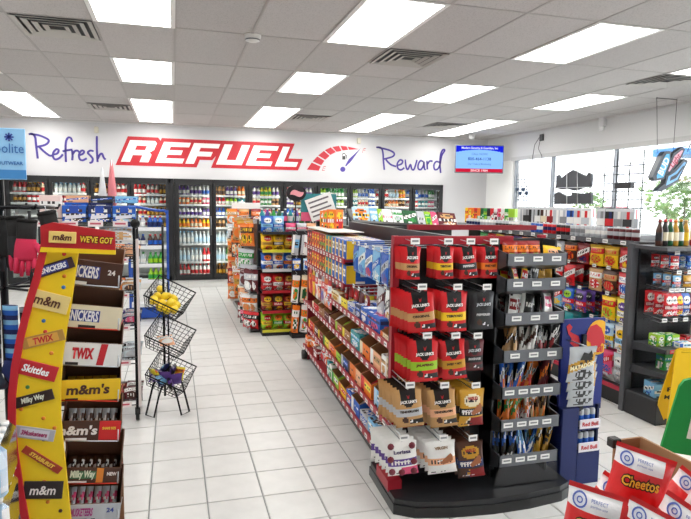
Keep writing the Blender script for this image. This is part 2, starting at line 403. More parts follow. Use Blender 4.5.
o = rest.build('floor_tiles', 'floor_tile', floor); o['kind'] = 'stuff'
# walls
wb = MB(); CT, CB = 2.02, .175       # cooler opening
wb.box(XL, XR+.2, YB, YB+.12, CT, H, 'd0cfd1'); wb.box(XL, -2.80, YB, YB+.12, 0, CT, 'd0cfd1'); wb.box(5.46, XR+.2, YB, YB+.12, 0, CT, 'd0cfd1')
wb.box(-2.80, 5.46, YB, YB+.12, 0, CB-.03, 'cfcfcc'); wall_back = struct('wall_back', wb, 'plaster')
bt = MB().cbox(-.150, .150, -.006, 0, .004, .142, .002, 'e4e4e0').mesh('base_tile', 'plastic')
for k in range(27): link('base_tile', bt, wall_back, (-2.64+k*.3048, YB-.0005, 0))
wr = MB(); WB, WT = .62, 2.53
wr.box(XR, XR+.15, YF, YB, WT, H, 'dcdcdc').box(XR, XR+.15, YF, YB, 0, WB, 'dcdcdc').box(XR, XR+.15, 10.48, YB, WB, WT, 'f2f2f0')
wall_right = struct('wall_right', wr, 'plaster')
struct('trim_1', MB().box(XR-.025, XR, YF, 10.52, WT-.02, WT+.05, 'c9c9c8'), 'paint')
struct('wall_left', MB().box(XL-.12, XL, YF, YB, 0, H, 'd0cfd1'), 'plaster'); struct('wall_front', MB().box(XL, XR, YF-.12, YF, 0, H, 'd0cfd1'), 'plaster')
struct('roof_deck', MB().box(XL-.2, XR+.2, YF-.2, YB+1.2, H+.12, H+.2, 'grey'), 'plaster')
# windows: frame and pane between mullions
my = [10.46, 9.26, 7.68, 6.1, 4.5, 2.9, 1.3, -.3, YF]
for k in range(len(my)-1):
    a, b = my[k+1], my[k]; t = .012
    f = MB().box(XR+.03, XR+.10, a, a+t, WB, WT, '7d7f82').box(XR+.03, XR+.10, b-t, b, WB, WT, '7d7f82').box(XR+.03, XR+.10, a+t, b-t, WB, WB+t, '7d7f82').box(XR+.03, XR+.10, a+t, b-t, WT-t, WT, '7d7f82')
    wn = struct(f'window_{k+1}', f, 'metal'); MB().box(XR+.06, XR+.066, a+t, b-t, WB+t, WT-t, 'white').build('pane', 'glass', wn)
# ceiling: T-bar grid with mineral panels
GX, GY, TW, TD = .035, 5.091, .6096, 1.2192
ceil = thing('ceiling', 'white suspended ceiling of mineral panels in a metal grid', 'ceiling'); ceil['kind'] = 'structure'; del ceil['category']; del ceil['label']
LIGHTS = [(i, k) for i in (-4, -1, 2, 5, 8) for k in (-3, -1, 1, 3, 4)]
VENTS = [(-2, 0, 0), (3, 0, 0), (8, 0, 0), (-2, 3, 1), (3, 3, 1), (7, 3, 1)]
pm = MB().box(-TW/2+.006, TW/2-.006, -TD/2+.006, TD/2-.006, 0, .015, 'white').mesh('ceiling_panel', 'ceiling_tile')
hm = MB().box(-TW/2+.006, TW/2-.006, -TD/4+.006, TD/4-.006, 0, .015, 'white').mesh('ceiling_panel', 'ceiling_tile')
for i in range(-7, 11):
    for k in range(-6, 6):
        if (i, k) in LIGHTS: continue
        x, y = GX+(i+.5)*TW, GY+(k+.5)*TD
        if x > XR+.1 or y > YB+.3 or y < YF: continue
        v = [q for q in VENTS if q[:2] == (i, k)]
        if v: link('ceiling_panel', hm, ceil, (x, y+(TD/4 if v[0][2] == 0 else -TD/4), H))
        else: link('ceiling_panel', pm, ceil, (x, y, H))
for i in range(-7, 12):
    if GX+i*TW < XR: MB().box(-.010, .010, YF, YB, -.003, .012, 'a8a39f').build('grid_bar', 'paint', ceil, (GX+i*TW, 0, H))
for k in range(-5, 6):
    if YF < GY+k*TD < YB: MB().box(XL, XR, -.010, .010, -.0025, .012, 'a8a39f').build('grid_bar', 'paint', ceil, (0, GY+k*TD, H))
struct('trim_2', MB().box(XL, XR, YB-.03, YB, H-.028, H, 'd8d6d4').box(XR-.03, XR, YF, YB-.03, H-.028, H, 'd8d6d4'), 'paint')
# recessed fluorescent lights
fm = MB()
for a in ((-TW/2, -TW/2+.035, -TD/2, TD/2), (TW/2-.035, TW/2, -TD/2, TD/2), (-TW/2+.035, TW/2-.035, -TD/2, -TD/2+.02), (-TW/2+.035, TW/2-.035, TD/2-.02, TD/2)): fm.box(a[0], a[1], a[2], a[3], -.008, .02, 'f0efec')
fme = fm.mesh('light_frame', 'paint'); gme = MB().box(-TW/2+.035, TW/2-.035, -TD/2+.02, TD/2-.02, -.004, .004, 'white').mesh('diffuser', 'panel_glow')
hme = MB().box(-TW/2, TW/2, -TD/2, TD/2, .02, .10, 'white').mesh('housing', 'paint')
colname = {-4: 'column above Refresh lettering', -1: 'column above the basket stand', 2: 'column above the fuel gauge', 5: 'column above Reward lettering', 8: 'column next to the windows'}
rowname = {-3: 'row over the entrance', -1: 'row just before the large vents', 1: 'row between the vent rows', 3: 'outer half of double row', 4: 'row at the back wall'}
for i, k in LIGHTS:
    t = thing('ceiling_light', f'lit ceiling light panel, {colname[i]}, {rowname[k]}', 'ceiling light', (GX+(i+.5)*TW, GY+(k+.5)*TD, H), 0, 'fluorescent ceiling lights')
    link('light_frame', fme, t); link('diffuser', gme, t); link('housing', hme, t)
for (i, k, h), wh in zip(VENTS, ('above the chocolate display', 'above the red jerky gondola', 'above the window side aisle', 'near the back wall above the Refresh lettering', 'near the back wall above the fuel gauge', 'near the back wall by the television')):
    x, y = GX+(i+.5)*TW, GY+(k+.25+.5*h)*TD
    t = thing('ceiling_vent', f'square louvred ceiling air vent with sooty edges {wh}', 'vent', (x, y, H), 0, 'square ceiling air vents')
    MB().box(-.295, .295, -.295, .295, .015, .03, '1b1b1b').build('duct', 'paint', t)
    for q, s in enumerate((.29, .225, .16, .095)):
        z0 = -.010; z1 = -.002; c = 'b9b5ae'; mb = MB(); s2 = s-.036
        for a in range(4):
            M = Matrix.Rotation(a*math.pi/2, 4, 'Z')
            vs = [(-s, -s, z0), (s, -s, z0), (s2, -s2, z1), (-s2, -s2, z1), (-s, -s, z0-.004), (s, -s, z0-.004), (s2, -s2, z1-.004), (-s2, -s2, z1-.004)]
            mb.add([M @ Vector(p) for p in vs], [(0, 1, 2, 3), (7, 6, 5, 4), (4, 5, 1, 0)], c)
        mb.build('louvre', 'paint', t)
t = thing('smoke_detector', 'round white smoke detector on the ceiling grid', 'detector', (.655, 5.10, H))
MB().lathe([(.07, -.02, 'e9e7e2'), (.072, 0, 'e9e7e2')], 20).build('base', 'plastic', t); MB().lathe([(.035, -.055, 'dddbd6'), (.06, -.045, '555555'), (.062, -.035, 'e4e2dd'), (.066, -.02, 'e4e2dd')], 20).build('head', 'plastic', t)

# ================================================================== COOLERS
LV = [.205, .466, .813, 1.123, 1.341, 1.563, 1.74]
def cooler(label, x0, n, pitch):
    t = thing('drink_cooler', label, 'cooler', (x0, YB, 0)); W = n*pitch
    fr = MB(); y0, y1 = -.06, .13
    fr.box(-.03, W+.03, y0, y1, CT-.06, CT+.02, '17181a').box(-.03, W+.03, y0, y1, CB-.03, CB+.05, '17181a').box(-.03, .02, y0, y1, CB+.05, CT-.06, '17181a').box(W-.02, W+(.078 if n == 4 else .03), y0, y1, CB-.03, CT+.02, '17181a'); fr.build('cooler_frame', 'paint', t)
    li = MB(); li.box(-.02, W+.02, .85, .9, .1, CT, 'd9dcdd').box(-.02, W+.02, .13, .85, .1, .13, 'c8cbcc').box(-.02, W+.02, .13, .85, CT-.03, CT, 'd9dcdd').box(-.04, -.02, .13, .9, .1, CT, 'd9dcdd').box(W+.02, W+.04, .13, .9, .1, CT, 'd9dcdd'); li.build('liner', 'paint', t)
    for z in LV: MB().box(0, W, .17, .80, z-.018, z-.004, 'dfe2e3').box(0, W, .160, .17, z-.022, z+.012, 'e6e8e8').build('shelf', 'paint', t)
    for k in range(n):
        a = k*pitch
        d = MB().box(.004, .045, -.095, -.06, 0, 1, '1c1d1f')
        d = MB(); x1, x2, z1, z2 = a+.012, a+pitch-.012, CB+.03, CT-.04
        for q in ((x1, x1+.05, z1, z2), (x2-.05, x2, z1, z2), (x1+.05, x2-.05, z1, z1+.055), (x1+.05, x2-.05, z2-.055, z2)): d.box(q[0], q[1], -.095, -.062, q[2], q[3], '1b1c1e')
        do = d.build('door', 'paint', t); MB().box(x1+.05, x2-.05, -.081, -.076, z1+.055, z2-.055, 'white').build('pane', 'door_glass', do)
        MB().tube([(x2-.025, -.095, 1.0), (x2-.025, -.13, 1.03), (x2-.025, -.13, 1.32), (x2-.025, -.095, 1.35)], .009, '8f9296').build('handle', 'metal', do)
        MB().box(a-.03, a+.03, -.061, -.002, CB+.05, CT-.06, '17181a').build('mullion', 'paint', t)
        MB().box(a-.012, a+.012, .0, .02, CB+.06, CT-.08, 'f4f8fa').build('light_strip', 'strip_glow', t)
    return t
PT = .6725
cooler('long black glass-door drink cooler beneath the red refuel lettering', .045, 8, PT)
cooler('black glass-door drink cooler beneath the purple Refresh lettering', -.065-4*PT, 4, PT)
FAM = [  # body, label, cap, words
 ('purple', 'white', 'white'), ('orange', 'cream', 'orange'), ('white', 'purple', 'purple'), ('yellow', 'orange', 'orange'), ('clear', 'white', 'sky'), ('clear', 'pale_blue', 'white'), ('red', 'white', 'red'),
 ('brown', 'gold', 'gold'), ('green', 'white', 'green'), ('lime', 'white', 'dark_green'), ('blue', 'white', 'blue'), ('cream', 'red', 'red'), ('silver', 'blue', 'silver'), ('teal', 'white', 'white'), ('pink', 'white', 'white'), ('tan', 'brown', 'black'), ('lemon', 'green', 'green'), ('white', 'red', 'red')]
rowA = [[6, 17, 17], [5, 4, 6], [4, 5], [3, 1, 3], [2, 2, 0], [1, 11, 14], [0, 2, 12]]      # the fully visible door, bottom shelf first
back = MB(); nb = 0
doors = [('R', k, .045+k*PT) for k in range(8)] + [('L', k, -.065-4*PT+k*PT) for k in range(4)]
hs = {0: .22, 1: .27, 2: .25, 3: .18, 4: .175, 5: .15, 6: .20}
greenish = [8, 9, 8, 16, 9]
for un, k, x in doors:
    for lv, z in enumerate(LV):
        rnd = random.Random(f'{un}{k}{lv}')
        if un == 'R': show = k == 0 or (k == 1) or lv >= 4
        else: show = lv >= 5 or (k == 3 and lv >= 3)
        pal = rowA[lv] if (un, k) == ('R', 0) else ([rnd.choice(greenish) for _ in range(3)] if (un, k) == ('R', 4) else [rnd.randrange(len(FAM)) for _ in range(3)] if un == 'R' else [rnd.choice([6, 11, 17, 7, 15, 2, 4]) for _ in range(3)])
        n = 8; H_ = hs[lv]; can = lv in (4, 5) and rnd.random() < .6
        dn = f'{ORD[8-k]} cooler door from the television' if un == 'R' else f'{ORD[4-k]} Refresh cooler door from the red lettering'
        for q in range(n):
            f = FAM[pal[q*len(pal)//n]]; bx, by = x+.075+q*(PT-.15)/(n-1), YB+.215
            if show and not (un == 'R' and k == 1 and lv < 3 and q > 4) and not (un == 'L' and lv < 5 and q < 3):
                if can: me = can_mesh(min(H_, .155), .031, f[0], f[1]); nm, wd = 'drink_can', 'can'
                else: me = bottle_mesh(H_, .033, *f); nm, wd = 'drink_bottle', 'bottle'
                c = lambda s: s.replace('_', ' ')
                single(nm, me, f'{c(f[0])} {c(f[1])} drink {wd}, {ORD[7-lv]} shelf down, {dn}', wd, (bx, by, z-.004), 0, f'drinks in the glass-door coolers')
            if show: 
                g = FAM[pal[(q*3+1)*len(pal)//(3*n) % len(pal)]]
                for r_ in (1, 2): back.lathe([(.033, 0, g[0]), (.033, H_*.25, g[1]), (.033, H_*.55, g[0]), (.014, H_*.8, g[2]), (.014, H_*.97, g[2])], 6, (bx, by+.085*r_, z-.004))
o = back.build('bottle_rows', 'plastic'); tag(o, 'further rows of drinks filling the cooler shelves behind the front row', 'drinks', kind='stuff')

# ================================================================== WALL LETTERING
WY = YB-.0015
def wallpt(px, py): p = at(px, py, Y=YB); return (p.x, p.z)
def strokes(name, label, lines, ox, oy, sc, wd, col):
    t = thing(name, label, 'lettering', (0, WY, 0))
    for ln in lines:
        pts = [Vector(wallpt(ox+x/sc, oy+y/sc)) for x, y in ln]; sm = []
        for i in range(len(pts)-1):
            p0, p1, p2, p3 = pts[max(i-1, 0)], pts[i], pts[i+1], pts[min(i+2, len(pts)-1)]
            for k in range(5):
                u = k/5; sm.append(.5*((2*p1)+(p2-p0)*u+(2*p0-5*p1+4*p2-p3)*u*u+(3*p1-p0-3*p2+p3)*u**3))
        sm.append(pts[-1]); vs = []; n = len(sm)
        for i, p in enumerate(sm):
            tg = sm[min(i+1, n-1)]-sm[max(i-1, 0)]; nr = Vector((-tg.y, tg.x)).normalized()*wd/2*(.75+.25*math.sin(math.pi*min(1, i/(n*.25)))/1 if i < n*.12 else 1)
            vs += [(p.x+nr.x, -.004, p.y+nr.y), (p.x-nr.x, -.004, p.y-nr.y), (p.x+nr.x, .001, p.y+nr.y), (p.x-nr.x, .001, p.y-nr.y)]
        fs = []
        for i in range(n-1): a, b = 4*i, 4*i+4; fs += [(a, a+1, b+1, b), (a, b, b+2, a+2), (a+1, a+3, b+3, b+1)]
        MB().add(vs, fs, col).build('letter_stroke', 'print_ink', t)
strokes('wall_lettering', 'purple handwritten word Refresh on the white wall above the coolers', [
 [(165,140),(188,138),(203,158),(207,190),(212,235),(218,280)], [(170,138),(222,145),(270,165),(281,180),(262,200),(215,212)], [(225,212),(255,240),(285,262),(302,262)],
 [(305,258),(330,250),(338,232),(325,226),(308,245),(306,270),(320,285),(345,275),(362,255)], [(417,185),(408,162),(392,160),(380,185),(378,235),(380,300)], [(360,238),(390,232),(418,228)],
 [(415,230),(418,262),(416,290)], [(418,258),(430,238),(445,234),(456,242)], [(455,262),(478,252),(484,238),(470,234),(456,255),(458,280),(475,290),(500,278)],
 [(540,238),(520,234),(506,246),(520,262),(534,280),(530,300),(515,305)], [(558,150),(558,220),(562,300)], [(562,285),(575,258),(588,252),(598,275),(609,286)]], 0, 110, 5.76, .036, '4a3a94')
strokes('wall_lettering', 'purple handwritten word Reward on the white wall beside the television', [
 [(28,126),(50,128),(59,148),(62,190),(66,230)], [(35,126),(85,138),(110,152),(105,168),(65,180)], [(72,182),(95,205),(120,214)],
 [(125,210),(145,202),(150,189),(138,184),(126,200),(128,222),(142,230),(158,220)], [(162,182),(166,215),(174,228),(186,205),(192,225),(202,228),(212,200),(216,184)],
 [(246,192),(232,188),(222,205),(222,224),(234,228),(246,210),(248,192),(250,222),(256,230)], [(262,188),(264,228)], [(264,205),(274,190),(288,190)],
 [(320,195),(304,192),(294,208),(298,228),(312,225),(322,205),(330,165),(344,140),(335,138),(325,160),(322,200),(325,244)]], 370, 120, 4.607, .036, '4a3a94')
GL = {'R': [[(0,0),(0,5),(4.5,5),(5,4.5),(5,2.9),(4.4,2.3),(4.9,1.8),(4.9,0),(3.3,0),(3.3,1.6),(1.6,1.6),(1.6,0)], [(1.6,2.8),(1.6,3.8),(3.4,3.8),(3.4,2.8)]],
 'E': [[(0,0),(0,5),(5,5),(5,3.9),(1.6,3.9),(1.6,3.1),(4.1,3.1),(4.1,2),(1.6,2),(1.6,1.15),(5,1.15),(5,0)]],
 'F': [[(0,0),(0,5),(5,5),(5,3.9),(1.6,3.9),(1.6,3.0),(4.2,3.0),(4.2,1.85),(1.6,1.85),(1.6,0)]],
 'U': [[(0,0),(0,5),(1.6,5),(1.6,1.2),(3.4,1.2),(3.4,5),(5,5),(5,0)]], 'L': [[(0,0),(0,5),(1.6,5),(1.6,1.2),(5,1.2),(5,0)]]}
OL = {'R': [(0,0),(0,5),(4.5,5),(5,4.5),(5,2.9),(4.9,0)], 'E': [(0,0),(0,5),(5,5),(5,0)], 'F': [(0,0),(0,5),(5,5),(5,3.9),(4.3,1.85),(1.7,1.85),(1.7,0)], 'U': [(0,0),(0,5),(5,5),(5,0)], 'L': GL['L'][0]}
t = thing('wall_lettering', 'large slanted word REFUEL in white block letters with red outline', 'lettering', (0, WY, 2.325))
for ci, (ch, px) in enumerate(zip('REFUEL', (121, 155.2, 185.4, 216, 245.6, 274.8))):
    x0 = at(px, 165, Y=YB).x; s = (.078 if px < 130 else .0765); sw = .084 if ch == 'L' else .096
    polys = [[(x*sw, y*s) for x, y in p] for p in GL[ch]]
    o = link('letter_outline', poly_outline([[(x*sw, y*s) for x, y in OL[ch]]], .066, 'be1f2d', .42), t, (x0, -.0008-.0006*ci, 0))
    o = link('letter', poly_outline(polys, 0, 'f4f2f0', .42), t, (x0, -.006, 0))
    if len(polys) > 1: link('letter_counter', poly_outline(polys[1:], 0, 'be1f2d', .42), t, (x0, -.0055, 0))
t = thing('wall_emblem', 'red and purple fuel gauge emblem with pump icon on the white wall', 'emblem', (0, WY, 0))
g = lambda L: [wallpt(290+x/5.76, 120+y/5.76) for x, y in L]
for L in ([(97,286),(125,245),(177,268),(165,292)], [(130,238),(157,210),(198,235),(180,261)], [(162,204),(195,178),(228,206),(203,229)], [(200,174),(235,157),(264,185),(232,201)], [(243,155),(282,149),(297,178),(268,184)], [(290,149),(325,152),(335,172),(303,176)], [(332,153),(396,168),(341,172)]):
    MB().prism(g(L), -.003, .001, 'c22838').build('gauge_segment', 'print_ink', t)
MB().prism(g([(406,164),(352,238),(322,268),(318,262),(338,226)]), -.003, .001, '4a3a94').build('needle', 'print_ink', t)
MB().prism(g([(304+15*math.cos(a*.4488), 284+15*math.sin(a*.4488)) for a in range(14)]), -.003, .001, '4a3a94').build('needle_hub', 'print_ink', t)
MB().prism(g([(301,196),(304,191),(316,191),(319,196),(319,228),(301,228)]), -.003, .001, '3b3b3d').prism(g([(304,197),(316,197),(316,207),(304,207)]), -.004, -.003, 'e8e8e8').prism(g([(320,198),(328,205),(328,222),(324,222),(324,208),(320,203)]), -.003, .001, '3b3b3d').build('pump_icon', 'print_ink', t)
for ch, px, py in (('E', 324, 168.5), ('F', 364, 150.5)):
    x, z = wallpt(px, py); link('letter', text(ch, .13, 'be1f2d', 0, .35), t, (x, -.002, z)); link('letter', text(ch, .10, 'f2f0ee', -.003, .35), t, (x, -.003, z))
for nm, px, py in (('above the Refresh lettering', 96.5, 130), ('above the fuel gauge', 358.5, 141)):
    p = at(px, py, Y=YB); tt = thing('junction_box', f'small beige junction box on the back wall {nm}', 'box', (p.x, YB, p.z)); MB().cbox(-.035, .035, -.045, 0, -.055, .055, .006, 'cfc9b4').build('body', 'plastic', tt); MB().box(-.026, .026, -.048, -.045, -.044, .044, 'd8d3c2').build('cover', 'plastic', tt)

# ================================================================== TELEVISION, WINDOW SIDE, OUTSIDE
t = thing('television', 'wall-mounted flat television showing a blue security advert with phone number', 'television', (5.83, 10.62, 2.535), R(-14))
MB().cbox(-.485, .485, 0, .05, -.275, .275, .008, '6b7078').build('housing', 'plastic', t)
sc = MB()
def scr(x0, x1, z0, z1, c): sc.add([(x0, -.002, z0), (x1, -.002, z0), (x1, -.002, z1), (x0, -.002, z1)], [(0, 1, 2, 3)], c)
n = 16
for k in range(n):     # dark blue arched top, pale blue field, red foot
    a, b = -.47+.94*k/n, -.47+.94*(k+1)/n; m_ = ((a+b)/2/.47)**2; zz = .185-.055*m_
    scr(a, b, zz, .26, '1722cf'); scr(a, b, -.185, zz, '86b8ff')
scr(-.47, .47, -.255, -.185, 'c01c38'); so = sc.build('screen', 'screen', t)
for s, z, sz, c, wd in (('Modern Security & Guardian, Inc', .212, .06, 'e8ecff', .72), ('CALL NOW!', .10, .06, '5a7fae', .32), ('800-464-1138', .005, .085, '2c4a86', .46), ('Our Trade & Monitoring', -.10, .05, '5a7fae', .46), ('SINCE 1984', -.222, .06, 'ffd7de', .34)):
    link('lettering', text(s, sz, c, .001, 0, 'screen', wd), so, (0, -.005, z))
MB().tube([(0, .05, 0), (.05, .30, .05), (.10, .42, .10), (.0, .86, .12)], .022, '3a3c40', 8).box(-.05, .03, .80, .886, .0, .24, '3a3c40').build('bracket', 'paint', t)
t = thing('security_camera', 'white dome security camera under the ceiling above the television', 'camera', (5.72, 10.75, H)); MB().lathe([(.055, -.03, 'e8e8e8'), (.065, 0, 'e8e8e8')], 16).build('base', 'plastic', t)
MB().lathe([(.006, -.105, 'd9dadb'), (.035, -.095, 'd9dadb'), (.052, -.07, 'e6e6e6'), (.055, -.03, 'e6e6e6')], 16).build('dome', 'plastic', t)
p = at(604.5, 123, X=XR); t = thing('emergency_light', 'white wall unit with small lamp high above the window', 'wall light', (XR, p.y, p.z)); MB().cbox(-.07, 0, -.06, .06, -.05, .12, .008, 'e9e9ea').build('body', 'plastic', t); MB().lathe([(.03, -.12, 'f4f4f4'), (.04, -.08, 'f4f4f4'), (.035, -.05, 'dddddd')], 12, (-.05, 0, 0)).build('lamp', 'plastic', t)
p = at(542.5, 137.5, X=XR); t = thing('power_outlet', 'small dark outlet box with dangling black leads above the window', 'outlet', (XR, p.y, p.z)); MB().cbox(-.035, 0, -.05, .05, -.06, .06, .006, '3c3d40').build('body', 'plastic', t)
MB().tube([(-.04, .04, 0), (-.05, .16, -.12), (-.05, .20, -.3), (-.05, .24, -.48)], .006, '333333', 5).build('cable', 'plastic', t); MB().tube([(-.04, -.0, -.03), (-.05, .04, -.2), (-.05, -.08, -.34), (-.05, -.1, -.45)], .006, '333333', 5).build('cable', 'plastic', t)
def wx(L, X, ox, oy, sc_): r_ = [at(ox+x/sc_, oy+y/sc_, X=X) for x, y in L]; return [(p.y, p.z) for p in r_]
t = thing('window_sign', 'dark ornate scalloped sign hanging in the window seen from behind', 'sign', (6.33, 8.4, 0)); off = lambda L: [(y-8.4, z) for y, z in L]
up = off(wx([(150,78),(150,45),(160,40),(166,56),(200,30),(218,20),(250,35),(272,46),(280,30),(292,36),(290,80),(286,92),(262,90),(242,100),(220,104),(195,96),(170,99),(146,93)], 6.33, 520, 165, 4.04))
lo = off(wx([(142,158),(142,116),(160,108),(188,124),(212,122),(212,110),(250,116),(291,111),(291,157)], 6.33, 520, 165, 4.04))
MB().prism(up, -.02, .02, '45474c', axis='x').build('crest', 'plastic', t); MB().prism(lo, -.02, .02, '45474c', axis='x').build('lower_plate', 'plastic', t)
br = MB()
for px in (189, 232): 
    a = off(wx([(px, 30), (px, 158)], 6.30, 520, 165, 4.04)); br.tube([(-.03, a[0][0], a[0][1]), (-.03, a[1][0], a[1][1])], .008, 'd8dadc', 5)
a = off(wx([(150, 92), (291, 90)], 6.30, 520, 165, 4.04)); br.tube([(-.03, *a[0]), (-.03, *a[1])], .008, 'd8dadc', 5)
for px in (178, 262): a = off(wx([(px, 60), (px, -60)], 6.33, 520, 165, 4.04)); br.tube([(0, *a[0]), (.13, a[0][0], 2.56)], .003, '999999', 4)
br.build('hanging_frame', 'metal', t)
t = thing('wire_rack', 'tall black wire display rack standing in front of the window', 'rack', (6.15, 7.05, 0)); gr = MB()
for q in range(4): gr.tube([(0, -.38+q*.25, .02), (0, -.38+q*.25, 2.42-(q % 2)*.15)],   .008, '2e2f31', 5)
gr.build('uprights', 'metal', t)
for q in range(6): MB().tube([(0, -.42, 1.62+q*.12), (0, .42-.1*(q % 2), 1.62+q*.12)], .007, '2e2f31', 5).build('cross_wire', 'metal', t)
MB().box(-.03, .03, -.2, .12, 1.90, 1.98, '2a2b2d').build('name_plate', 'plastic', t); MB().box(-.25, .12, -.42, .42, 0, .02, '2a2b2d').build('foot_plate', 'metal', t)
t = thing('wire_ornament', 'small dark wire basket with clips hanging in the far window', 'ornament', (6.32, 9.85, 1.95)); rnd = random.Random(3)
for q in range(7): MB().tube([(0, -.22+rnd.uniform(0, .1), -.22+q*.065), (0, .25-rnd.uniform(0, .12), -.20+q*.065)], .007, '3a4a58', 5).build('wire', 'metal', t)
for q in range(5): MB().tube([(0, -.16+q*.085, -.25), (0, -.15+q*.085, .28)], .006, '3a4a58', 5).build('wire', 'metal', t)
for q in range(4): MB().cbox(-.02, .02, -.2+q*.11, -.13+q*.11, -.12+.07*(q % 2), -.05+.07*(q % 2), .008, '2b3f57').build('clip', 'plastic', t)
MB().tube([(0, .02, .27), (.15, .02, .60)], .003, '999999', 4).build('string', 'metal', t)
# hanging beer sign: three dark-backed light boxes
BY = 6.22; P3 = lambda L: [(q.x-6.15, q.z) for q in (at(590+x/4.72, 90+y/4.72, Y=BY) for x, y in L)]
t = thing('hanging_sign', 'blue beer sign of angular panels hanging on wires by the window', 'sign', (6.15, BY, 0))
for L, L2, c in (([(286,412),(330,312),(346,290),(372,288),(374,332),(342,420),(302,430)], [(306,405),(342,318),(352,303),(366,302),(366,334),(337,412),(308,418)], '58b4e8'),
                 ([(346,402),(384,302),(428,270),(441,280),(420,326),(362,404)], [(360,384),(390,312),(424,284),(430,288),(412,322),(366,385)], 'e9b4c4'),
                 ([(305,476),(346,440),(352,398),(388,378),(436,326),(455,334),(408,432),(328,480)], [(352,440),(362,408),(394,388),(436,340),(444,342),(402,424),(350,452)], '7fb8e6')):
    po = MB().prism(P3(L), -.03, .05, '26313f').build('sign_panel', 'plastic', t); MB().prism(P3(L2), -.034, -.03, c).build('sign_face', 'print_ink', po)
    if c == '7fb8e6': MB().prism(P3([(366,430),(372,412),(400,396),(430,358),(434,362),(396,416)]), -.037, -.034, '2b3440').build('sign_inset', 'print_ink', po)
    if c == 'e9b4c4': link('lettering', text('Light', .10, 'b52f4a', .002), po, (P3([(395, 335)])[0][0], -.036, P3([(395, 335)])[0][1]), (0, R(-52), 0))
    if c == '58b4e8': link('lettering', text('BUD', .12, 'f4f8ff', .003), po, (P3([(338, 360)])[0][0], -.036, P3([(338, 360)])[0][1]), (0, R(-64), 0))
for x0, x1 in ((315, 318), (411, 392)):
    a, b = P3([(x0, 38)])[0], P3([(x1, 300)])[0]; MB().tube([(a[0], 0, H), (b[0], 0, b[1])], .004, '3a3a3a', 4).build('wire', 'metal', t)
MB().tube([(P3([(315, 38)])[0][0], 0, H-.01), (P3([(411, 42)])[0][0], 0, H-.012)], .004, '3a3a3a', 4).build('wire', 'metal', t)
MB().tube([(.75, .1, H), (.48, .05, 2.75), (.26, 0, 2.36)], .006, '2a2a2a', 5).build('cord', 'plastic', t)
# outside: forecourt, canopy, shrubs, a pink-red van
struct('forecourt_ground', MB().box(XR+.15, 60, -20, 60, -.25, -.15, 'bdbdb8'), 'plaster')
t = thing('fuel_canopy', 'white fuel canopy with blue fascia stripe beyond the window', 'canopy', (24, 20, 0)); q = at(653, 143, X=22)
MB().box(-2, 3, -12, q.y-20, 4.0, 4.35, '2f7fc4').build('fascia', 'paint', t); MB().box(-2.02, 3.02, -12.02, q.y-19.98, 4.35, 4.75, 'f0f0f0').build('roof_edge', 'paint', t)
for yy in (-9, -1): MB().box(.2, .6, yy, yy+.4, -.15, 4.0, 'e6e6e6').build('column', 'paint', t)
for k, (px, X, s) in enumerate(((668, 26, 1.5), (686, 24, 1.3), (590, 30, 1.2))):
    p = at(px, 190, X=X); rnd = random.Random(k); mb = MB()
    for b in range(260):
        a, e, r_ = rnd.uniform(0, 6.28), rnd.uniform(-1, 1), rnd.uniform(.55, 1)*s; cc = Vector((r_*math.cos(a)*math.sqrt(1-e*e), r_*math.sin(a)*math.sqrt(1-e*e), 1.6*s+r_*e)); u_ = Vector((rnd.uniform(-1, 1), rnd.uniform(-1, 1), rnd.uniform(-1, 1))).normalized(); v_ = u_.orthogonal().normalized(); z_ = .22
        mb.add([cc-u_*z_, cc+v_*z_*.5, cc+u_*z_, cc-v_*z_*.5], [(0, 1, 2, 3)], rnd.choice(['7fa05a', '94b06e', '6d8f4c']))
    t = thing('shrub', ['rounded pale green shrub beyond the forecourt', 'smaller pale green shrub beside the fuel canopy', 'pale green shrub standing behind the parked van'][k], 'shrub', (p.x, p.y, -.15))
    mb.build('foliage', 'leaf', t); MB().tube([(0, 0, 0), (.05, 0, .8*s), (0, .05, 1.6*s)], [.09, .07, .03], '6b5844', 7).build('trunk', 'leaf', t)
p = at(606, 206, X=46); t = thing('van', 'pale red van parked on the forecourt outside the window', 'van', (p.x, p.y, -.15))
MB().prism([(-2.2, .35), (2.2, .35), (2.25, .95), (1.3, 1.1), (.8, 1.75), (-2.15, 1.8), (-2.2, 1.0)], -.9, .9, 'e08890', axis='x').build('van_body', 'paint', t)
MB().prism([(-1.9, 1.15), (.95, 1.15), (.7, 1.65), (-1.9, 1.68)], -.91, -.9, '556', axis='x').build('side_glass', 'plastic', t) if False else MB().prism([(-1.9, 1.15), (.95, 1.15), (.7, 1.65), (-1.9, 1.68)], -.91, -.9, '50585f', axis='x').build('side_glass', 'plastic', t)
for yy in (-1.4, 1.4): MB().tube([(-.95, yy, .33), (-.7, yy, .33)], .33, '222222', 16).build('wheel', 'plastic', t)

# ================================================================== RED GONDOLA WITH JERKY ENDCAP
G1 = frame(1.161, 3.0, -math.atan(.047)); RED = 'a5182a'
g1 = thing('red_gondola', 'red metal snack gondola with jerky endcap on a black base', 'shelving', (1.161, 3.0, 0), G1.rz)
MB().box(.46, .50, .05, 2.95, .1, 1.45, '26272a').build('back_panel', 'paint', g1)
MB().box(.06, .92, .10, 2.95, 0, .135, '1d1e20').build('kick_base', 'paint', g1)
MB().cbox(.03, .97, 2.93, 2.97, .0, 1.36, .004, '7a1420').build('end_panel', 'paint', g1)
for x, y in ((-.012, .01), (.95, .12)): MB().box(x, x+.036, y, y+.04, .08, 1.47, RED).build('post', 'paint', g1)
MB().box(-.05, .03, -.10, .12, .075, .135, RED).build('foot', 'paint', g1)
MB().tube([(-.02, 2.98, .05), (.04, 2.98, .05)], .05, '222222', 12).build('foot_bumper', 'plastic', g1)
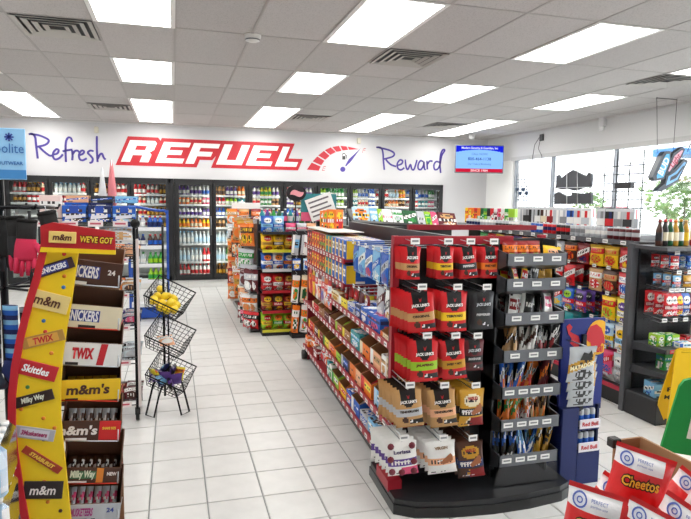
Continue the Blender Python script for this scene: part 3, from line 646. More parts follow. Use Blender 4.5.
SHELF = [(.17, .0, .02, 2.96), (.40, .0, .02, 2.96), (.635, .0, .02, 2.96), (.86, .0, .02, 1.75), (1.04, .0, 1.18, 2.92), (1.225, .0, 1.18, 2.92)]
stag = tag_mesh(.05, .026); rtag = tag_mesh(.05, .026, 'white', 'red')
for z, u, v0, v1 in SHELF:
    s = MB().box(u, .46, v0, v1, z-.02, z-.004, '8d1522').box(u-.012, u, v0, v1, z-.032, z+.006, RED).build('shelf', 'paint', g1)
    k = 0; v = v0+.09
    while v < v1: link('price_tag', stag if k % 3 else rtag, s, (u-.0145, v, z-.013), (0, 0, R(-90))); v += .125; k += 1
for z in (.17, .45, .75, 1.05): MB().box(.50, .97, .15, 2.92, z-.02, z, '8d1522').box(.97, .98, .15, 2.92, z-.03, z+.006, RED).build('shelf', 'paint', g1)
bp = [(-.05, .27), (-.05, -.20), (.05, -.262), (.25, -.30), (.475, -.312), (.70, -.30), (.92, -.262), (1.0, -.22), (1.0, .27)]
MB().prism(bp, 0, .055, '1b1c1e', axis='z').prism([(x*.985+.006, y*.97) for x, y in bp], .055, .085, '232427', axis='z').build('endcap_base', 'plastic', g1)
MB().box(.0, .96, .06, .10, .085, 1.40, '202124').build('endcap_panel', 'paint', g1)
MB().box(-.012, .70, -.005, .02, 1.425, 1.47, RED).build('header', 'paint', g1); MB().box(.14, .97, .20, .23, 1.495, 1.525, '8f1524').build('header', 'paint', g1)
MB().box(.60, .64, .01, .05, .085, 1.45, '202124').build('post', 'paint', g1)
# ---- jerky pouches on pegs
JERK = 'jerky pouches on the endcap pegs'
def pouch(w, h, spec, style, lines, extra=None, tag_on=True, d=.026):
    """a hanging pouch (origin at its hang hole) with printed lettering as parts; returned as builder"""
    me = bag_mesh(w, h, d, spec, style, top=True, wr=.05)
    def make(label, loc, rz, group, full):
        o = single('jerky_pouch', me, label, 'pouch', loc, (0, rz*.55, rz), group)
        if full:
            for s, sz, c, z, wd in lines: link('lettering', drape(text(s, sz, c, .0010, 0, 'print_ink', wd), w, h, d, 0, h*z, .05, .0022, 0, True), o)
            if extra: extra(o, w, h, d)
        return o
    return make
def shield(o, w, h, d):
    MB().prism([(-.05*w, -.14*h), (0, -.19*h), (.05*w, -.14*h), (.03*w, -.22*h), (0, -.25*h), (-.03*w, -.22*h)], -d/2-.0022, -d/2-.0014, 'c01f28').build('logo_emblem', 'print_ink', o)
def jl(band, word, wcol, w, h, base='red', name_c='white'): return pouch(w, h, (base, band, None, 'charcoal'), 4, [("JACK LINK'S", .02, name_c, .665, w*.62), (word, .016, wcol, .405, w*.6)], shield)
def berries(o, w, h, d):
    for x, z in ((-.35, -.12), (.33, -.15), (-.38, -.5), (-.36, -.86), (.36, -.62), (-.05, -.9), (.34, -.9)): MB().lathe([(.001, -.004, '6e1a2c'), (.018, -.002, '6e1a2c'), (.018, .002, '6e1a2c'), (.001, .004, '6e1a2c')], 8).build('berry_print', 'print_ink', o, (x*w, -d/2*.75, z*h), (R(90), 0, 0))
def slab(o, w, h, d): MB().prism([(-.05*w, -.62*h), (.30*w, -.38*h), (.36*w, -.45*h), (.36*w, -.6*h), (.02*w, -.7*h)], -d/2-.003, -d/2-.001, 'a5643f').build('meat_print', 'print_ink', o)
PEGY = 2.985
rows = [
 (246, 34, [(412, 21, jl('tan', 'ORIGINAL', '3a2413', .105, .175), 'red jerky pouch with tan band, top peg row of the endcap'), (445, 22, jl('yellow', 'TERIYAKI', '2a2413', .105, .175), 'red jerky pouch with yellow band, top peg row of the endcap'),
   (467, 21, jl('charcoal', 'PEPPERED', 'd9d9d9', .105, .175), 'red jerky pouch with charcoal band, top peg row of the endcap'), (490, 22, jl('orange', 'SWEET & HOT', '3a1d0a', .108, .175), 'red jerky pouch with orange band, top peg row of the endcap')], 2.90, .115),
 (291, 42, [(419, 31, jl('tan', 'ORIGINAL', '3a2413', .155, .215), 'large red jerky pouch with tan band, second peg row of the endcap'), (454, 33, jl('yellow', 'TERIYAKI', '2a2413', .155, .215), 'large red jerky pouch with yellow band, second peg row of the endcap'),
   (483, 26, jl('charcoal', 'PEPPERED', 'bdbdbd', .135, .205, 'charcoal', 'silver'), 'large black jerky pouch, second peg row of the endcap')], 2.82, .15),
 (339, 45, [(424, 33, jl('lime', 'JALAPENO', '5e1015', .160, .225), 'red jerky pouch with lime green band, third peg row of the endcap'), (452, 26, jl('gold', 'SWEET & HOT', '3a1d0a', .135, .215), 'red jerky pouch with golden band, third peg row of the endcap'),
   (474, 18, jl('black', 'SMOKEHOUSE', 'bdbdbd', .12, .17, 'maroon', 'silver'), 'maroon jerky pouch with black band, third peg row of the endcap')], 2.80, .16),
 (388, 43, [(407, 31, pouch(.150, .205, ('tan', 'silver', None, 'black'), 4, [("JACK LINK'S", .02, 'white', .665, .09), ('TENDERLOIN', .016, '3a2a20', .42, .10)], shield), 'tan jerky pouch with silver band, fourth peg row of the endcap'),
   (441, 30, pouch(.150, .210, ('tan', 'peach', None, 'charcoal'), 4, [("JACK LINK'S", .02, 'white', .665, .09), ('TENDERLOIN', .016, '3a2a20', .42, .10)], shield), 'tan jerky pouch with peach band, fourth peg row of the endcap'),
   (472, 31, pouch(.150, .205, ('gold', 'black', 'cream', 'dark_red'), 0, [('WILD', .022, 'b02a2a', .76, .06), ('BACON JERKY', .02, 'white', .41, .12)], slab), 'gold bacon jerky pouch with black band, fourth peg row of the endcap')], 2.79, .17),
 (440, 37, [(401, 34, pouch(.165, .185, ('white', 'purple', None, 'pink'), 0, [('Lorissa', .026, '3b2a66', .70, .09), ('korean bbq', .012, 'white', .41, .08)], berries), 'white meat snack pouch with purple band and berry prints on bottom peg'),
   (440, 32, pouch(.160, .180, ('white', 'peach', None, None), 0, [('VIRGIN', .02, '8a6a4a', .80, .07), ('spicy', .012, 'f4f4f4', .41, .05)], slab), 'white meat snack pouch with peach band and meat slice on bottom peg'),
   (469, 28, pouch(.150, .205, ('brown', 'navy', 'gold', 'dark_red'), 0, [('WILD', .022, 'b02a2a', .76, .06), ('BACON JERKY', .02, 'white', .41, .12)], slab), 'brown bacon jerky pouch with navy band on bottom peg')], 2.77, .19)]
for ri, (py, hp, items, yf, L) in enumerate(rows):
    for px, wp, mk, lab in items:
        p = at(px, py, Y=yf); pk = link('peg_hook', peg_mesh(round(3.06-yf+.03, 3)), g1); pk.matrix_parent_inverse = Matrix.Identity(4)
        inv = Matrix.Translation((1.161, 3.0, 0)) @ Matrix.Rotation(G1.rz, 4, 'Z'); q = inv.inverted() @ Vector((p.x, 3.06, p.z)); pk.location = q; pk.rotation_euler = (0, 0, -G1.rz)
        link('price_tag', tag_mesh(.05, .032), pk, (0, -(3.06-yf)-.042, .028)); n = 6 if yf < 2.88 else 5
        for k in range(n): mk(('rear ' if k else 'front ')+lab, (p.x-.0025*k+.003*math.sin(k*2.3), yf+k*(3.03-yf)/n, p.z-.004), R(-5+7*math.sin(px*1.3+ri+k*.5)), JERK, k == 0)
for px, py in ((484, 372), (474, 420)):
    p = at(px, py, Y=2.88); o = link('price_tag', tag_mesh(.055, .034), g1); o.matrix_world = Matrix.Translation(p); o.parent = g1; o.matrix_parent_inverse = (Matrix.Translation((1.161, 3.0, 0)) @ Matrix.Rotation(G1.rz, 4, 'Z')).inverted()
# ---- plastic tray tower beside the pegs
TX0_, TX1_, TYF = 1.725, 2.105, 2.80
tw = thing('tray_tower', 'grey plastic tower of slanted trays full of meat sticks', 'display rack', ((TX0_+TX1_)/2, TYF, .085)); hw = (TX1_-TX0_)/2
MB().box(-hw, hw, .22, .24, 0, 1.37, '2b2c2f').box(-hw, -hw+.012, .10, .24, 0, 1.37, '2b2c2f').box(hw-.012, hw, .10, .24, 0, 1.37, '2b2c2f').build('back_frame', 'plastic', tw)
TZ = [at(530, y, Y=TYF).z for y in (259, 284, 318, 355, 391, 423, 458)]
for k, z in enumerate(TZ):
    zz = z-.085; tr = MB()
    tr.box(-hw, hw, 0, .008, zz-.035, zz+.03, '696c72').add([(-hw, .008, zz-.035), (hw, .008, zz-.035), (hw, .21, zz-.105), (-hw, .21, zz-.105)], [(0, 1, 2, 3)], '3b3d41')
    for sx in (-hw, hw-.006): tr.prism([(0, zz-.035), (.21, zz-.105), (.21, zz+.06), (0, zz+.03)], sx, sx+.006, '44474b', axis='x')
    to = tr.build('tray', 'plastic', tw)
    for q in (-.62, 0, .62) if k < 4 else (-.75, -.3, .1, .55): link('price_tag', tag_mesh(.058, .027), to, (q*hw, -.002, zz))
MB().add([(-hw-.05, -.03, TZ[6]-.085-.13), (hw-.02, -.03, TZ[6]-.085-.13), (hw, .0, TZ[6]-.085-.04), (-hw, .0, TZ[6]-.085-.04)], [(0, 1, 2, 3)], '6a6d72').build('front_lip', 'clear_plastic', tw)
def stick(spec, w=.034, h=.215, style=2): return bag_mesh(w, h, .02, spec, style, nx=5, nz=10, top=False, wr=.1)
traysticks = [None, [(('yellow', 'black', 'red'), 4), (('black', 'silver', None), 4), (('gold', 'black', None), 3)], [(('white', 'black', 'dark_red'), 4), (('black', 'white', None), 4), (('white', 'charcoal', 'pink'), 3)],
 [(('tan', 'black', None), 3), (('white', 'brown', None), 4), (('black', 'white', 'dark_red'), 4)], [(('blue', 'white', 'orange'), 4), (('orange', 'silver', 'red'), 4), (('maroon', 'orange', None), 4)], [(('orange', 'green', None), 4), (('white', 'orange', 'red'), 4), (('tan', 'brown', 'orange'), 4)], [(('black', 'blue', None), 3), (('blue', 'sky', 'white'), 6), (('gold', 'black', None), 3)]]
for k, z in enumerate(TZ):
    if traysticks[k] is None: continue
    seq = [s for s, n in traysticks[k] for _ in range(n+(1 if k < 3 else 3))]; n = len(seq); rnd = random.Random(k)
    for q, s in enumerate(seq):
        x = TX0_+.035+(q+.5)*(TX1_-TX0_-.06)/n; big = k in (1, 2)
        me = bag_mesh(.075, .15, .02, s, 3) if big else stick(s)
        single('meat_stick', me, f'{say("meat stick packet", *s)}, {ORD[k+1]} tray down the tower', 'snack', (x+rnd.uniform(-.006, .006), TYF+(.045+rnd.uniform(0, .07)), z-.036+rnd.uniform(0, .035)), (R(-24+rnd.uniform(-6, 6)), R((22 if not big else 8)+rnd.uniform(-14, 14)), R(rnd.uniform(-25, 25))), 'meat sticks in the tray tower')
rs = bag_mesh(.095, .15, .05, ('dark_red', 'orange', 'lime'), 1)
for k, x in enumerate((1.80, 1.875, 1.95)): single('candy_bag', rs, 'dark red candy bag with lime print in the topmost tray of the tower', 'candy bag', (x, 2.885, TZ[0]-.055), (R(-8), 0, R(-6+5*k)), 'candy bags in the topmost tray')
single('candy_bag', bag_mesh(.12, .12, .05, ('yellow', 'red', 'peach'), 0), 'yellow candy bag with red band leaning in the topmost tray', 'candy bag', (2.06, 2.88, TZ[0]-.055), (R(-10), R(6), 0))

# ---- blue energy drink stand
ex = 2.155; es = thing('energy_drink_stand', 'navy cardboard energy drink stand with bull emblem and orange circle', 'display stand', (ex, 2.84, 0))
MB().cbox(0, .115, 0, .34, 0, .47, .004, '12235f').box(.115, .27, .26, .34, 0, .47, '12235f').box(.115, .27, 0, .26, 0, .20, '12235f').box(.258, .27, .02, .26, .20, .47, '0f1b48').box(.115, .258, .0, .26, .33, .342, '12235f').build('stand_body', 'carton', es)
MB().box(.0, .295, .04, .34, .44, .47, '12235f').box(.0, .295, .04, .06, .47, .99, '0f2478').build('header_board', 'carton', es)
for z in (.20, .342): 
    s_ = MB().box(.12, .26, -.006, 0, z+.0, z+.055, 'e7e4ea').build('shelf_strip', 'carton', es); link('lettering', text('Red Bull', .034, 'c8202c', .001, 0, 'print_ink', .11), s_, (.19, -.0075, z+.027))
for z in (.21, .352):
    for x in (.150, .190, .230): single('energy_can', can_mesh(.105, .019, 'silver', 'blue'), 'slim silver and blue energy drink can in the navy stand', 'can', (ex+x, 2.875, z-.008), 0, 'energy drink cans in the navy stand')
hb = [o for o in es.children if o.name.startswith('header_board')][0]
def lp(L): return [(x, z) for x, z in L]
UP = .075
MB().prism([(min(.2945, .25+.085*math.cos(a*.2618)), (.80+UP)+.105*math.sin(a*.2618)) for a in range(24)], .0375, .0395, 'f2b31c').build('emblem_disc', 'print_ink', hb)
MB().prism([(x+.04, z+UP) for x, z in ((.125, .83), (.15, .87), (.19, .88), (.225, .855), (.25, .80), (.252, .755), (.235, .765), (.215, .735), (.19, .755), (.165, .735), (.155, .77), (.13, .785))], .0345, .0365, 'c8202c').build('emblem_bull', 'print_ink', hb)
MB().prism([(x+.035, z+UP) for x, z in ((-.01, .875), (.01, .89), (.03, .87), (.015, .845), (.04, .83), (.075, .815), (.09, .77), (.07, .735), (.045, .755), (.02, .775), (.03, .80), (.005, .83))], .0365, .0385, 'c8202c').build('emblem_bull', 'print_ink', hb)
link('lettering', text('Bull', .05, 'c8202c', .002, 0, 'print_ink', .07), hb, (.245, .033, .73+UP)); MB().box(.13, .155, .02, .038, .44, .90, '101626').build('clip_strip', 'plastic', es)
def mat_pack():
    me = bag_mesh(.175, .21, .022, ('silver', 'gold', 'charcoal'), 2, top=True, wr=.04)
    for k, (z, y) in enumerate(((.865, 2.74), (.80, 2.765), (.745, 2.79), (.69, 2.815))):
        o = single('jerky_pouch', me, 'grey jerky pouch with slanted gold band on the navy stand, '+['foremost', 'second behind the foremost', 'third behind the foremost', 'rearmost'][k], 'pouch', (2.195+.024*k, y, z), (R(6), 0, R(-3)), 'grey pouches on the clip strip')
        link('lettering', drape(text('MATADOR', .034, 'fff3c8', .0015, .2, 'print_ink', .15), .175, .21, .022, 0, .098, .04, .0016, R(-12), True), o); MB().prism([(-.02, -.075), (.0, -.03), (.03, -.04), (.045, -.02), (.055, -.045), (.05, -.08)], -.014, -.012, '2b2b2c').build('rider_print', 'print_ink', o) if k == 0 else None
    MB().tube([(.04, .04, .87), (.04, -.12, .872)], .004, 'silver', 5).build('peg_hook', 'metal', es)
mat_pack()

# ================================================================== GOODS ON THE RED GONDOLA'S LONG SIDE
def bars_in(fr, u, v, z, w, d, spec, face, label, group, n=5):
    me = bag_mesh(round(w/n*.92, 3), round(d*.75, 3), .022, spec, 2, nx=4, nz=7)
    for k in range(n):
        off_ = (k-(n-1)/2)*w/n*.96; loc = fr(u+(-d*.32 if face else 0), v, z) if False else None
        c, s = math.cos(face), math.sin(face); lx, ly = off_, -d*.30
        p = fr(u+lx*c-ly*s, v+lx*s+ly*c, z+.008+.004*(k % 2)); single('candy_bar', me, label, 'candy bar', p, Euler((R(-62), 0, fr.rz+face)), group)
def lay(fr, face, u_face, z, v, items, where, group, step=1, lean=0):
    """line goods up along v; face is the turn of their front, u_face the lip"""
    for it in items:
        kind, w_, spec = it[0], it[1], it[2]; opt = it[3] if len(it) > 3 else {}
        n = opt.get('n', 1); h = opt.get('h', .10); d = opt.get('d', .16); st = opt.get('st', 1); noun = opt.get('noun', {'c': 'carton', 'o': 'open carton', 'b': 'bag', 'g': 'gap'}[kind])
        for k in range(n):
            vc = v+step*w_/2; sgn = 1 if face < 0 else -1
            if kind != 'g':
                u = u_face+sgn*(d/2+.012); p = fr(u, vc, z-.004); lab = f'{say(noun, *spec[:3])} {where}'
                if kind == 'c': single(opt.get('name', 'snack_carton'), carton_mesh(w_*.94, h, d, spec, st), lab, 'carton', p, fr.rz+face+R(opt.get('tw', 0)), group)
                elif kind == 'b': single(opt.get('name', 'snack_bag'), bag_mesh(w_*.96, h, min(d, .07), spec, st), lab, 'bag', fr(u_face+sgn*.06, vc, z), Euler((R(-8), 0, fr.rz+face)), group)
                elif kind == 'o':
                    single('display_carton', openbox_mesh(w_*.94, d, h, h+opt.get('hb', .06), spec, 3), lab, 'carton', p, fr.rz+face, group)
                    fs = opt.get('bar', (spec[1] or 'silver', spec[0], None)); bars_in(fr, u, vc, z+.01, w_*.86, d, fs, face, f'{fs[0].replace("_", " ")} candy bar in {spec[0].replace("_", " ")} carton {where}', 'candy bars in open cartons', opt.get('nb', 4))
            v += step*w_
    return v
FL = R(-90); Wn = [f'on {s} shelf of red gondola' for s in ('bottom', 'second-lowest', 'third-lowest', 'fourth-lowest', 'fifth-lowest', 'top')]
GG = [f'goods on the {s} shelf of the red gondola' for s in ('bottom', 'second', 'third', 'fourth', 'fifth', 'top')]
lay(G1, FL, 0, .17, .10, [('o', .20, ('yellow', 'brown', None), dict(h=.09, d=.22)), ('c', .24, ('sky', 'white', 'brown'), dict(h=.10, d=.20)), ('c', .20, ('silver', 'blue', 'white'), dict(h=.08, d=.2)), ('o', .24, ('blue', 'white', None), dict(h=.10, d=.2)), ('c', .15, ('blue', 'red', 'white'), dict(h=.10)),
  ('o', .26, ('yellow', 'orange', 'red'), dict(h=.08, d=.22)), ('o', .26, ('lime', 'green', 'white'), dict(h=.09, d=.22)), ('c', .10, ('white', 'green', None), dict(h=.12)), ('c', .10, ('teal', 'white', None), dict(h=.13)), ('b', .15, ('white', 'red', 'orange'), dict(h=.16)), ('b', .15, ('orange', 'white', 'red'), dict(h=.17)), ('b', .15, ('silver', 'red', None), dict(h=.16)), ('c', .2, ('dark_red', 'white', None), dict(h=.09)), ('b', .15, ('peach', 'red', 'white'), dict(h=.16)), ('b', .15, ('white', 'orange', None), dict(h=.15)), ('c', .16, ('orange', 'white', 'red'), dict(h=.10))], Wn[0], GG[0])
lay(G1, FL, 0, .40, .06, [('c', .13, ('red', 'pink', None), dict(h=.085)), ('o', .22, ('sky', 'pale_blue', 'white'), dict(h=.11, d=.22)), ('g', .05, None), ('o', .26, ('orange', 'red', 'lemon'), dict(h=.10, d=.22)), ('o', .20, ('peach', 'orange', None), dict(h=.10, d=.22)), ('o', .16, ('orange', 'brown', None), dict(h=.10, d=.2)), ('o', .24, ('navy', 'silver', 'blue'), dict(h=.09, d=.22)),
  ('o', .24, ('lime', 'orange', None), dict(h=.07, d=.22)), ('o', .22, ('orange', 'peach', 'red'), dict(h=.08, d=.22)), ('o', .24, ('lemon', 'green', None), dict(h=.08, d=.22)), ('o', .24, ('dark_red', 'lemon', None), dict(h=.08, d=.22)), ('o', .26, ('maroon', 'orange', 'white'), dict(h=.08, d=.22)), ('o', .25, ('red', 'yellow', None), dict(h=.08, d=.22))], Wn[1], GG[1])
lay(G1, FL, 0, .635, .05, [('c', .12, ('cream', 'tan', 'brown'), dict(h=.12)), ('c', .10, ('white', 'tan', None), dict(h=.12)), ('o', .24, ('peach', 'white', 'tan'), dict(h=.10, d=.22, hb=.08)), ('o', .26, ('orange', 'cream', None), dict(h=.09, d=.22, hb=.08)), ('c', .26, ('teal', 'sky', 'white'), dict(h=.11, d=.2)), ('o', .26, ('kraft', 'lemon', None), dict(h=.07, d=.22)),
  ('o', .25, ('kraft', 'lime', 'red'), dict(h=.07, d=.22)), ('o', .25, ('dark_red', 'white', None), dict(h=.06, d=.22)), ('o', .26, ('maroon', 'kraft', None), dict(h=.07, d=.22)), ('o', .26, ('kraft', 'red', None), dict(h=.06, d=.22)), ('o', .26, ('red', 'cream', None), dict(h=.06, d=.22))], Wn[2], GG[2])
lay(G1, FL, 0, .86, .05, [('c', .07, ('white', 'silver', None), dict(h=.10, d=.05)), ('o', .18, ('cream', 'orange', None), dict(h=.03, d=.22)), ('c', .30, ('blue', 'navy', 'pink'), dict(h=.095, d=.2)), ('c', .16, ('blue', 'white', None), dict(h=.095, d=.2)), ('c', .16, ('navy', 'blue', 'white'), dict(h=.09, d=.2)), ('c', .22, ('silver', 'blue', None), dict(h=.07, d=.2)), ('o', .28, ('lemon', 'white', None), dict(h=.07, d=.22, hb=.04)), ('c', .28, ('cream', 'gold', None), dict(h=.08, d=.2))], Wn[3], GG[3])
noodles = [('c', .13, ('blue', 'yellow', 'white'), dict(n=4, h=.145, d=.3, st=3)), ('c', .13, ('teal', 'yellow', 'orange'), dict(n=2, h=.145, d=.3, st=3)), ('c', .13, ('dark_red', 'lime', 'orange'), dict(n=2, h=.145, d=.3, st=0)), ('c', .13, ('red', 'orange', 'yellow'), dict(n=3, h=.145, d=.3, st=0)), ('c', .13, ('maroon', 'orange', 'red'), dict(n=2, h=.145, d=.3, st=0))]
lay(G1, FL, 0, 1.04, 1.20, noodles, Wn[4], GG[4]); lay(G1, FL, 0, 1.225, 1.20, noodles, Wn[5], GG[5])
MB().box(.0, .30, 1.75, 2.88, 1.395, 1.40, 'd4d3cf').build('top_board', 'carton', g1)
for k, (v, h, sp) in enumerate(((2.78, .16, ('orange', 'yellow', 'white')), (2.62, .17, ('orange', 'white', 'lime')), (2.45, .18, ('orange', 'red', 'yellow')))): single('snack_carton', carton_mesh(.13, h, .10, sp, 0), f'{say("upright carton", *sp)} on top of the red gondola', 'carton', G1(.20, v, 1.40), G1.rz+R(-60), 'orange cartons on top of the red gondola')
# pegs with hanging bags near the post and midway
def peg_line(parent, fr, face, u, vs, z, L, specs, where, group, w_, h_, name='hanging_bag', n=4, style=0, tagc=None, cat='bag', noun='hanging bag', d=.03):
    for k, v in enumerate(vs):
        sp = specs[k % len(specs)]
        if sp is None: continue
        stl = (int(h01(sp)*3)) if style is None else style
        p = fr(u, v, z) if face else fr(v, u, z); pk = link('peg_hook', peg_mesh(L), parent)
        pk.location = parent.matrix_basis.inverted() @ p; pk.rotation_euler = (0, 0, fr.rz+face-parent.rotation_euler[2]); link('price_tag', tag_mesh(.045, .028), pk, (0, -L-.012, .022))
        c, s = math.sin(fr.rz+face), -math.cos(fr.rz+face); me = bag_mesh(w_, h_, d, sp, stl, top=True)
        for q in range(n):
            t_ = L*(.97-.78*q/max(1, n-1) if n > 1 else .97); single(name, me, f'{"rear" if q else "front"} {say(noun, *sp[:3])} {where}', cat, (p.x+c*t_, p.y+s*t_, p.z-.004), (0, 0, fr.rz+face+R(-3+6*h01(sp, q, v))), group)
peg_line(g1, G1, FL, .46, [.18, .36, .54, .72, .90, 1.06], 1.345, .42, [('blue', 'white', 'silver'), ('blue', 'silver', 'purple'), ('sky', 'blue', 'white'), ('blue', 'white', 'red'), ('sky', 'white', 'blue'), ('blue', 'sky', None)], 'on upper pegs of red gondola', 'blue bags on the upper pegs', .15, .19, n=4, style=2)
peg_line(g1, G1, FL, .46, [.16, .33, .50], 1.125, .40, [('cream', 'charcoal', 'tan'), ('white', 'black', 'gold'), ('silver', 'maroon', 'white')], 'on lower pegs of red gondola', 'bags on the lower pegs', .14, .20, n=4, style=2)
peg_line(g1, G1, FL, .46, [.80, .95, 1.10, 1.25, 1.40, 1.55, 1.70], 1.02, .40, [('dark_red', 'red', 'white'), ('maroon', 'red', None), ('dark_red', 'charcoal', 'red'), ('red', 'maroon', None)], 'on middle pegs of red gondola', 'red bags on the middle pegs', .11, .15, n=3, style=0)
peg_line(g1, G1, FL, .46, [1.86, 2.0, 2.14, 2.30, 2.46, 2.62, 2.8], .985, .44, [('red', 'white', 'sky'), ('orange', 'red', 'white'), ('silver', 'red', 'blue'), ('dark_red', 'white', 'orange'), ('white', 'red', None), ('yellow', 'red', 'orange'), ('red', 'orange', None)], 'on far pegs of red gondola', 'bags on the far pegs', .15, .25, n=3, style=1)

# ================================================================== CHIP GONDOLA (beyond)
G2 = frame(1.03, 7.12, 0); g2 = thing('chip_gondola', 'dark chip gondola with yellow and red shelf lips beyond the red gondola', 'shelving', (1.03, 7.12, 0))
MB().box(0, .72, .38, 2.45, .03, 1.36, '202124').build('gondola_core', 'paint', g2); MB().box(.0, .68, .0, .38, 0, .05, '1b1c1e').build('kick_base', 'paint', g2)
for z, c in ((.075, 'd8d43a'), (.31, 'b5202a'), (.56, 'b5202a'), (.825, 'd9dadb'), (1.06, 'd8d43a'), (1.28, '2a2b2d')):
    MB().box(0, .68, .0, .38, z-.02, z-.004, '2a2b2d').box(0, .68, -.012, 0, z-.032, z+.004, c).build('shelf', 'paint', g2)
for x in (-.015, .68): MB().box(x, x+.02, .34, .38, 0, 1.42, '26272a').build('post', 'paint', g2)
chips = [(.075, [('lime', 'yellow', 'red'), ('lime', 'green', 'orange'), ('lime', 'red', 'orange')]), (.31, [('dark_red', 'gold', 'yellow'), ('brown', 'red', 'yellow'), ('dark_red', 'yellow', 'orange')]), (.56, [('red', 'dark_red', 'white'), ('red', 'white', 'gold'), ('dark_red', 'red', 'gold')]), (.825, [('blue', 'white', 'orange'), ('white', 'blue', 'orange'), ('blue', 'orange', 'white'), ('navy', 'sky', 'white')]), (1.06, [('yellow', 'gold', 'red'), ('yellow', 'brown', 'gold'), ('gold', 'yellow', 'red'), ('lime', 'yellow', 'white')]), (1.28, [('blue', 'sky', 'white'), ('sky', 'blue', 'white')])]
lv_n = ['bottom', 'second', 'third', 'fourth', 'fifth', 'top']
for (z, sp), ln in zip(chips, lv_n):
    for k, s in enumerate(sp):
        for q in range(2): single('chip_bag', bag_mesh(.14, .195, .085, s, 0), f'{say("chip bag", *s)} on {ln} chip endcap shelf', 'chip bag', G2(.075+k*.135, .08+q*.10, z-.004), (R(-7), 0, R(-4+8*h01(s))), 'chip bags on the endcap shelves')
for k, (x, s) in enumerate(((.36, ('pink', 'white', None)), (.50, ('silver', 'pink', None)), (.62, ('peach', 'dark_red', None)))): single('chip_bag', bag_mesh(.13, .11, .07, s, 0), f'{say("small bag", *s)} on the top shelf of the chip endcap', 'chip bag', G2(x, .07, 1.277), (R(-8), 0, 0), 'chip bags on the endcap shelves')
for k in range(9):
    s = [('teal', 'white', 'white'), ('purple', 'silver', 'white'), ('green', 'white', 'white'), ('dark_green', 'sky', 'white'), ('navy', 'pink', 'white')][k % 5]; single('sauce_bottle', bottle_mesh(.20, .032, *s), f'{s[0].replace("_"," ")} {s[1].replace("_"," ")} label bottle standing on top of the chip gondola', 'bottle', G2(.06+k*.075, .46+.03*(k % 2), 1.358), 0, 'bottles on top of the chip gondola')
for k in range(7):
    s = [('teal', 'white', 'white'), ('green', 'lime', 'white'), ('silver', 'teal', 'blue')][k % 3]; single('sauce_bottle', bottle_mesh(.16, .03, *s), f'small {s[0].replace("_"," ")} bottle with {s[1]} label in the second row on the chip gondola', 'bottle', G2(.10+k*.085, .60+.03*(k % 2), 1.358), 0, 'bottles on top of the chip gondola')
# slim hanging packs on the wing at the corner of the chip endcap
wing = thing('peg_wing', 'narrow black peg wing of green and orange packs beside the chip endcap', 'display rack', (1.56, 6.92, 0))
MB().box(-.20, .22, .03, .05, .05, 1.30, '26272a').box(-.20, .22, .0, .19, 0, .05, '1b1c1e').build('peg_board', 'paint', wing)
GW = frame(1.56, 6.95, 0)
for z, sps in ((.78, [('white', 'orange', 'green'), ('cream', 'orange', 'dark_green'), ('orange', 'white', 'green'), ('white', 'pink', 'dark_green')]), (.42, [('orange', 'white', 'dark_green'), ('white', 'orange', 'green'), ('peach', 'orange', None)])):
    peg_line(wing, GW, 0, 0, [0], z, .10, [None], '', '', .08, .3)
    for k, s in enumerate(sps):
        x = -.16+k*.11; pk = link('peg_hook', peg_mesh(.10), wing, (x, .03, z))
        for q in range(2): single('slim_pack', bag_mesh(.085, .33, .03, s, 1, top=True, nx=6), f'{say("slim hanging pack", *s)} on {"upper" if z > .6 else "lower"} pegs of the wing', 'pack', (1.56+x, 6.92-.045-.03+q*.035, z-.004), (0, R(5), 0), 'slim packs on the peg wing')
for k, s in enumerate([('silver', 'white', 'sky'), ('white', 'silver', None), ('lime', 'white', 'yellow'), ('silver', 'sky', None)]): 
    pk = link('peg_hook', peg_mesh(.10), wing, (-.16+k*.11, .03, 1.26)); single('slim_pack', bag_mesh(.09, .24, .03, s, 3, top=True, nx=6), f'{say("slim hanging pack", *s)} on the topmost pegs of the wing', 'pack', (1.56-.16+k*.11, 6.87, 1.256), (0, R(6), 0), 'slim packs on the peg wing')
    if k < 3: pk = link('peg_hook', peg_mesh(.10), wing, (-.16+k*.13, .03, .98)); single('slim_pack', bag_mesh(.10, .14, .03, [('blue', 'white', 'yellow'), ('pale_blue', 'blue', None), ('lemon', 'blue', 'white')][k], 1, top=True, nx=6), ['blue and yellow pack', 'pale blue pack', 'lemon yellow pack'][k]+' below the topmost pegs of the wing', 'pack', (1.56-.16+k*.13, 6.87, .976), 0, 'slim packs on the peg wing')
# left long side of the chip gondola: hung and shelved goods
sg = [(('maroon', 'silver', 'white'), 7.35, .80, .30), (('silver', 'maroon', None), 7.55, .84, .30), (('orange', 'brown', 'yellow'), 7.75, 1.36, .30), (('gold', 'orange', 'white'), 8.0, 1.40, .34), (('tan', 'orange', None), 8.3, 1.42, .32), (('orange', 'white', 'dark_green'), 8.6, 1.40, .34), (('silver', 'green', 'white'), 7.8, 1.02, .28), (('orange', 'red', 'white'), 8.1, .98, .28), (('tan', 'brown', 'white'), 8.4, .98, .3), (('white', 'orange', 'tan'), 7.5, .46, .24), (('peach', 'white', 'orange'), 7.8, .48, .24), (('cream', 'orange', 'brown'), 8.1, .50, .24), (('red', 'black', 'white'), 7.35, .27, .22), (('black', 'pink', 'white'), 7.6, .28, .22), (('dark_red', 'white', None), 7.9, .28, .22), (('orange', 'gold', 'brown'), 8.4, .60, .3), (('brown', 'orange', 'cream'), 8.9, 1.2, .4), (('tan', 'white', 'red'), 8.8, .75, .35)]
for z in (.05, .52): MB().box(-.12, 0, .20, 2.4, z-.02, z, '2a2b2d').box(-.132, -.12, .20, 2.4, z-.03, z+.02, '8d8f92').build('side_shelf', 'paint', g2)
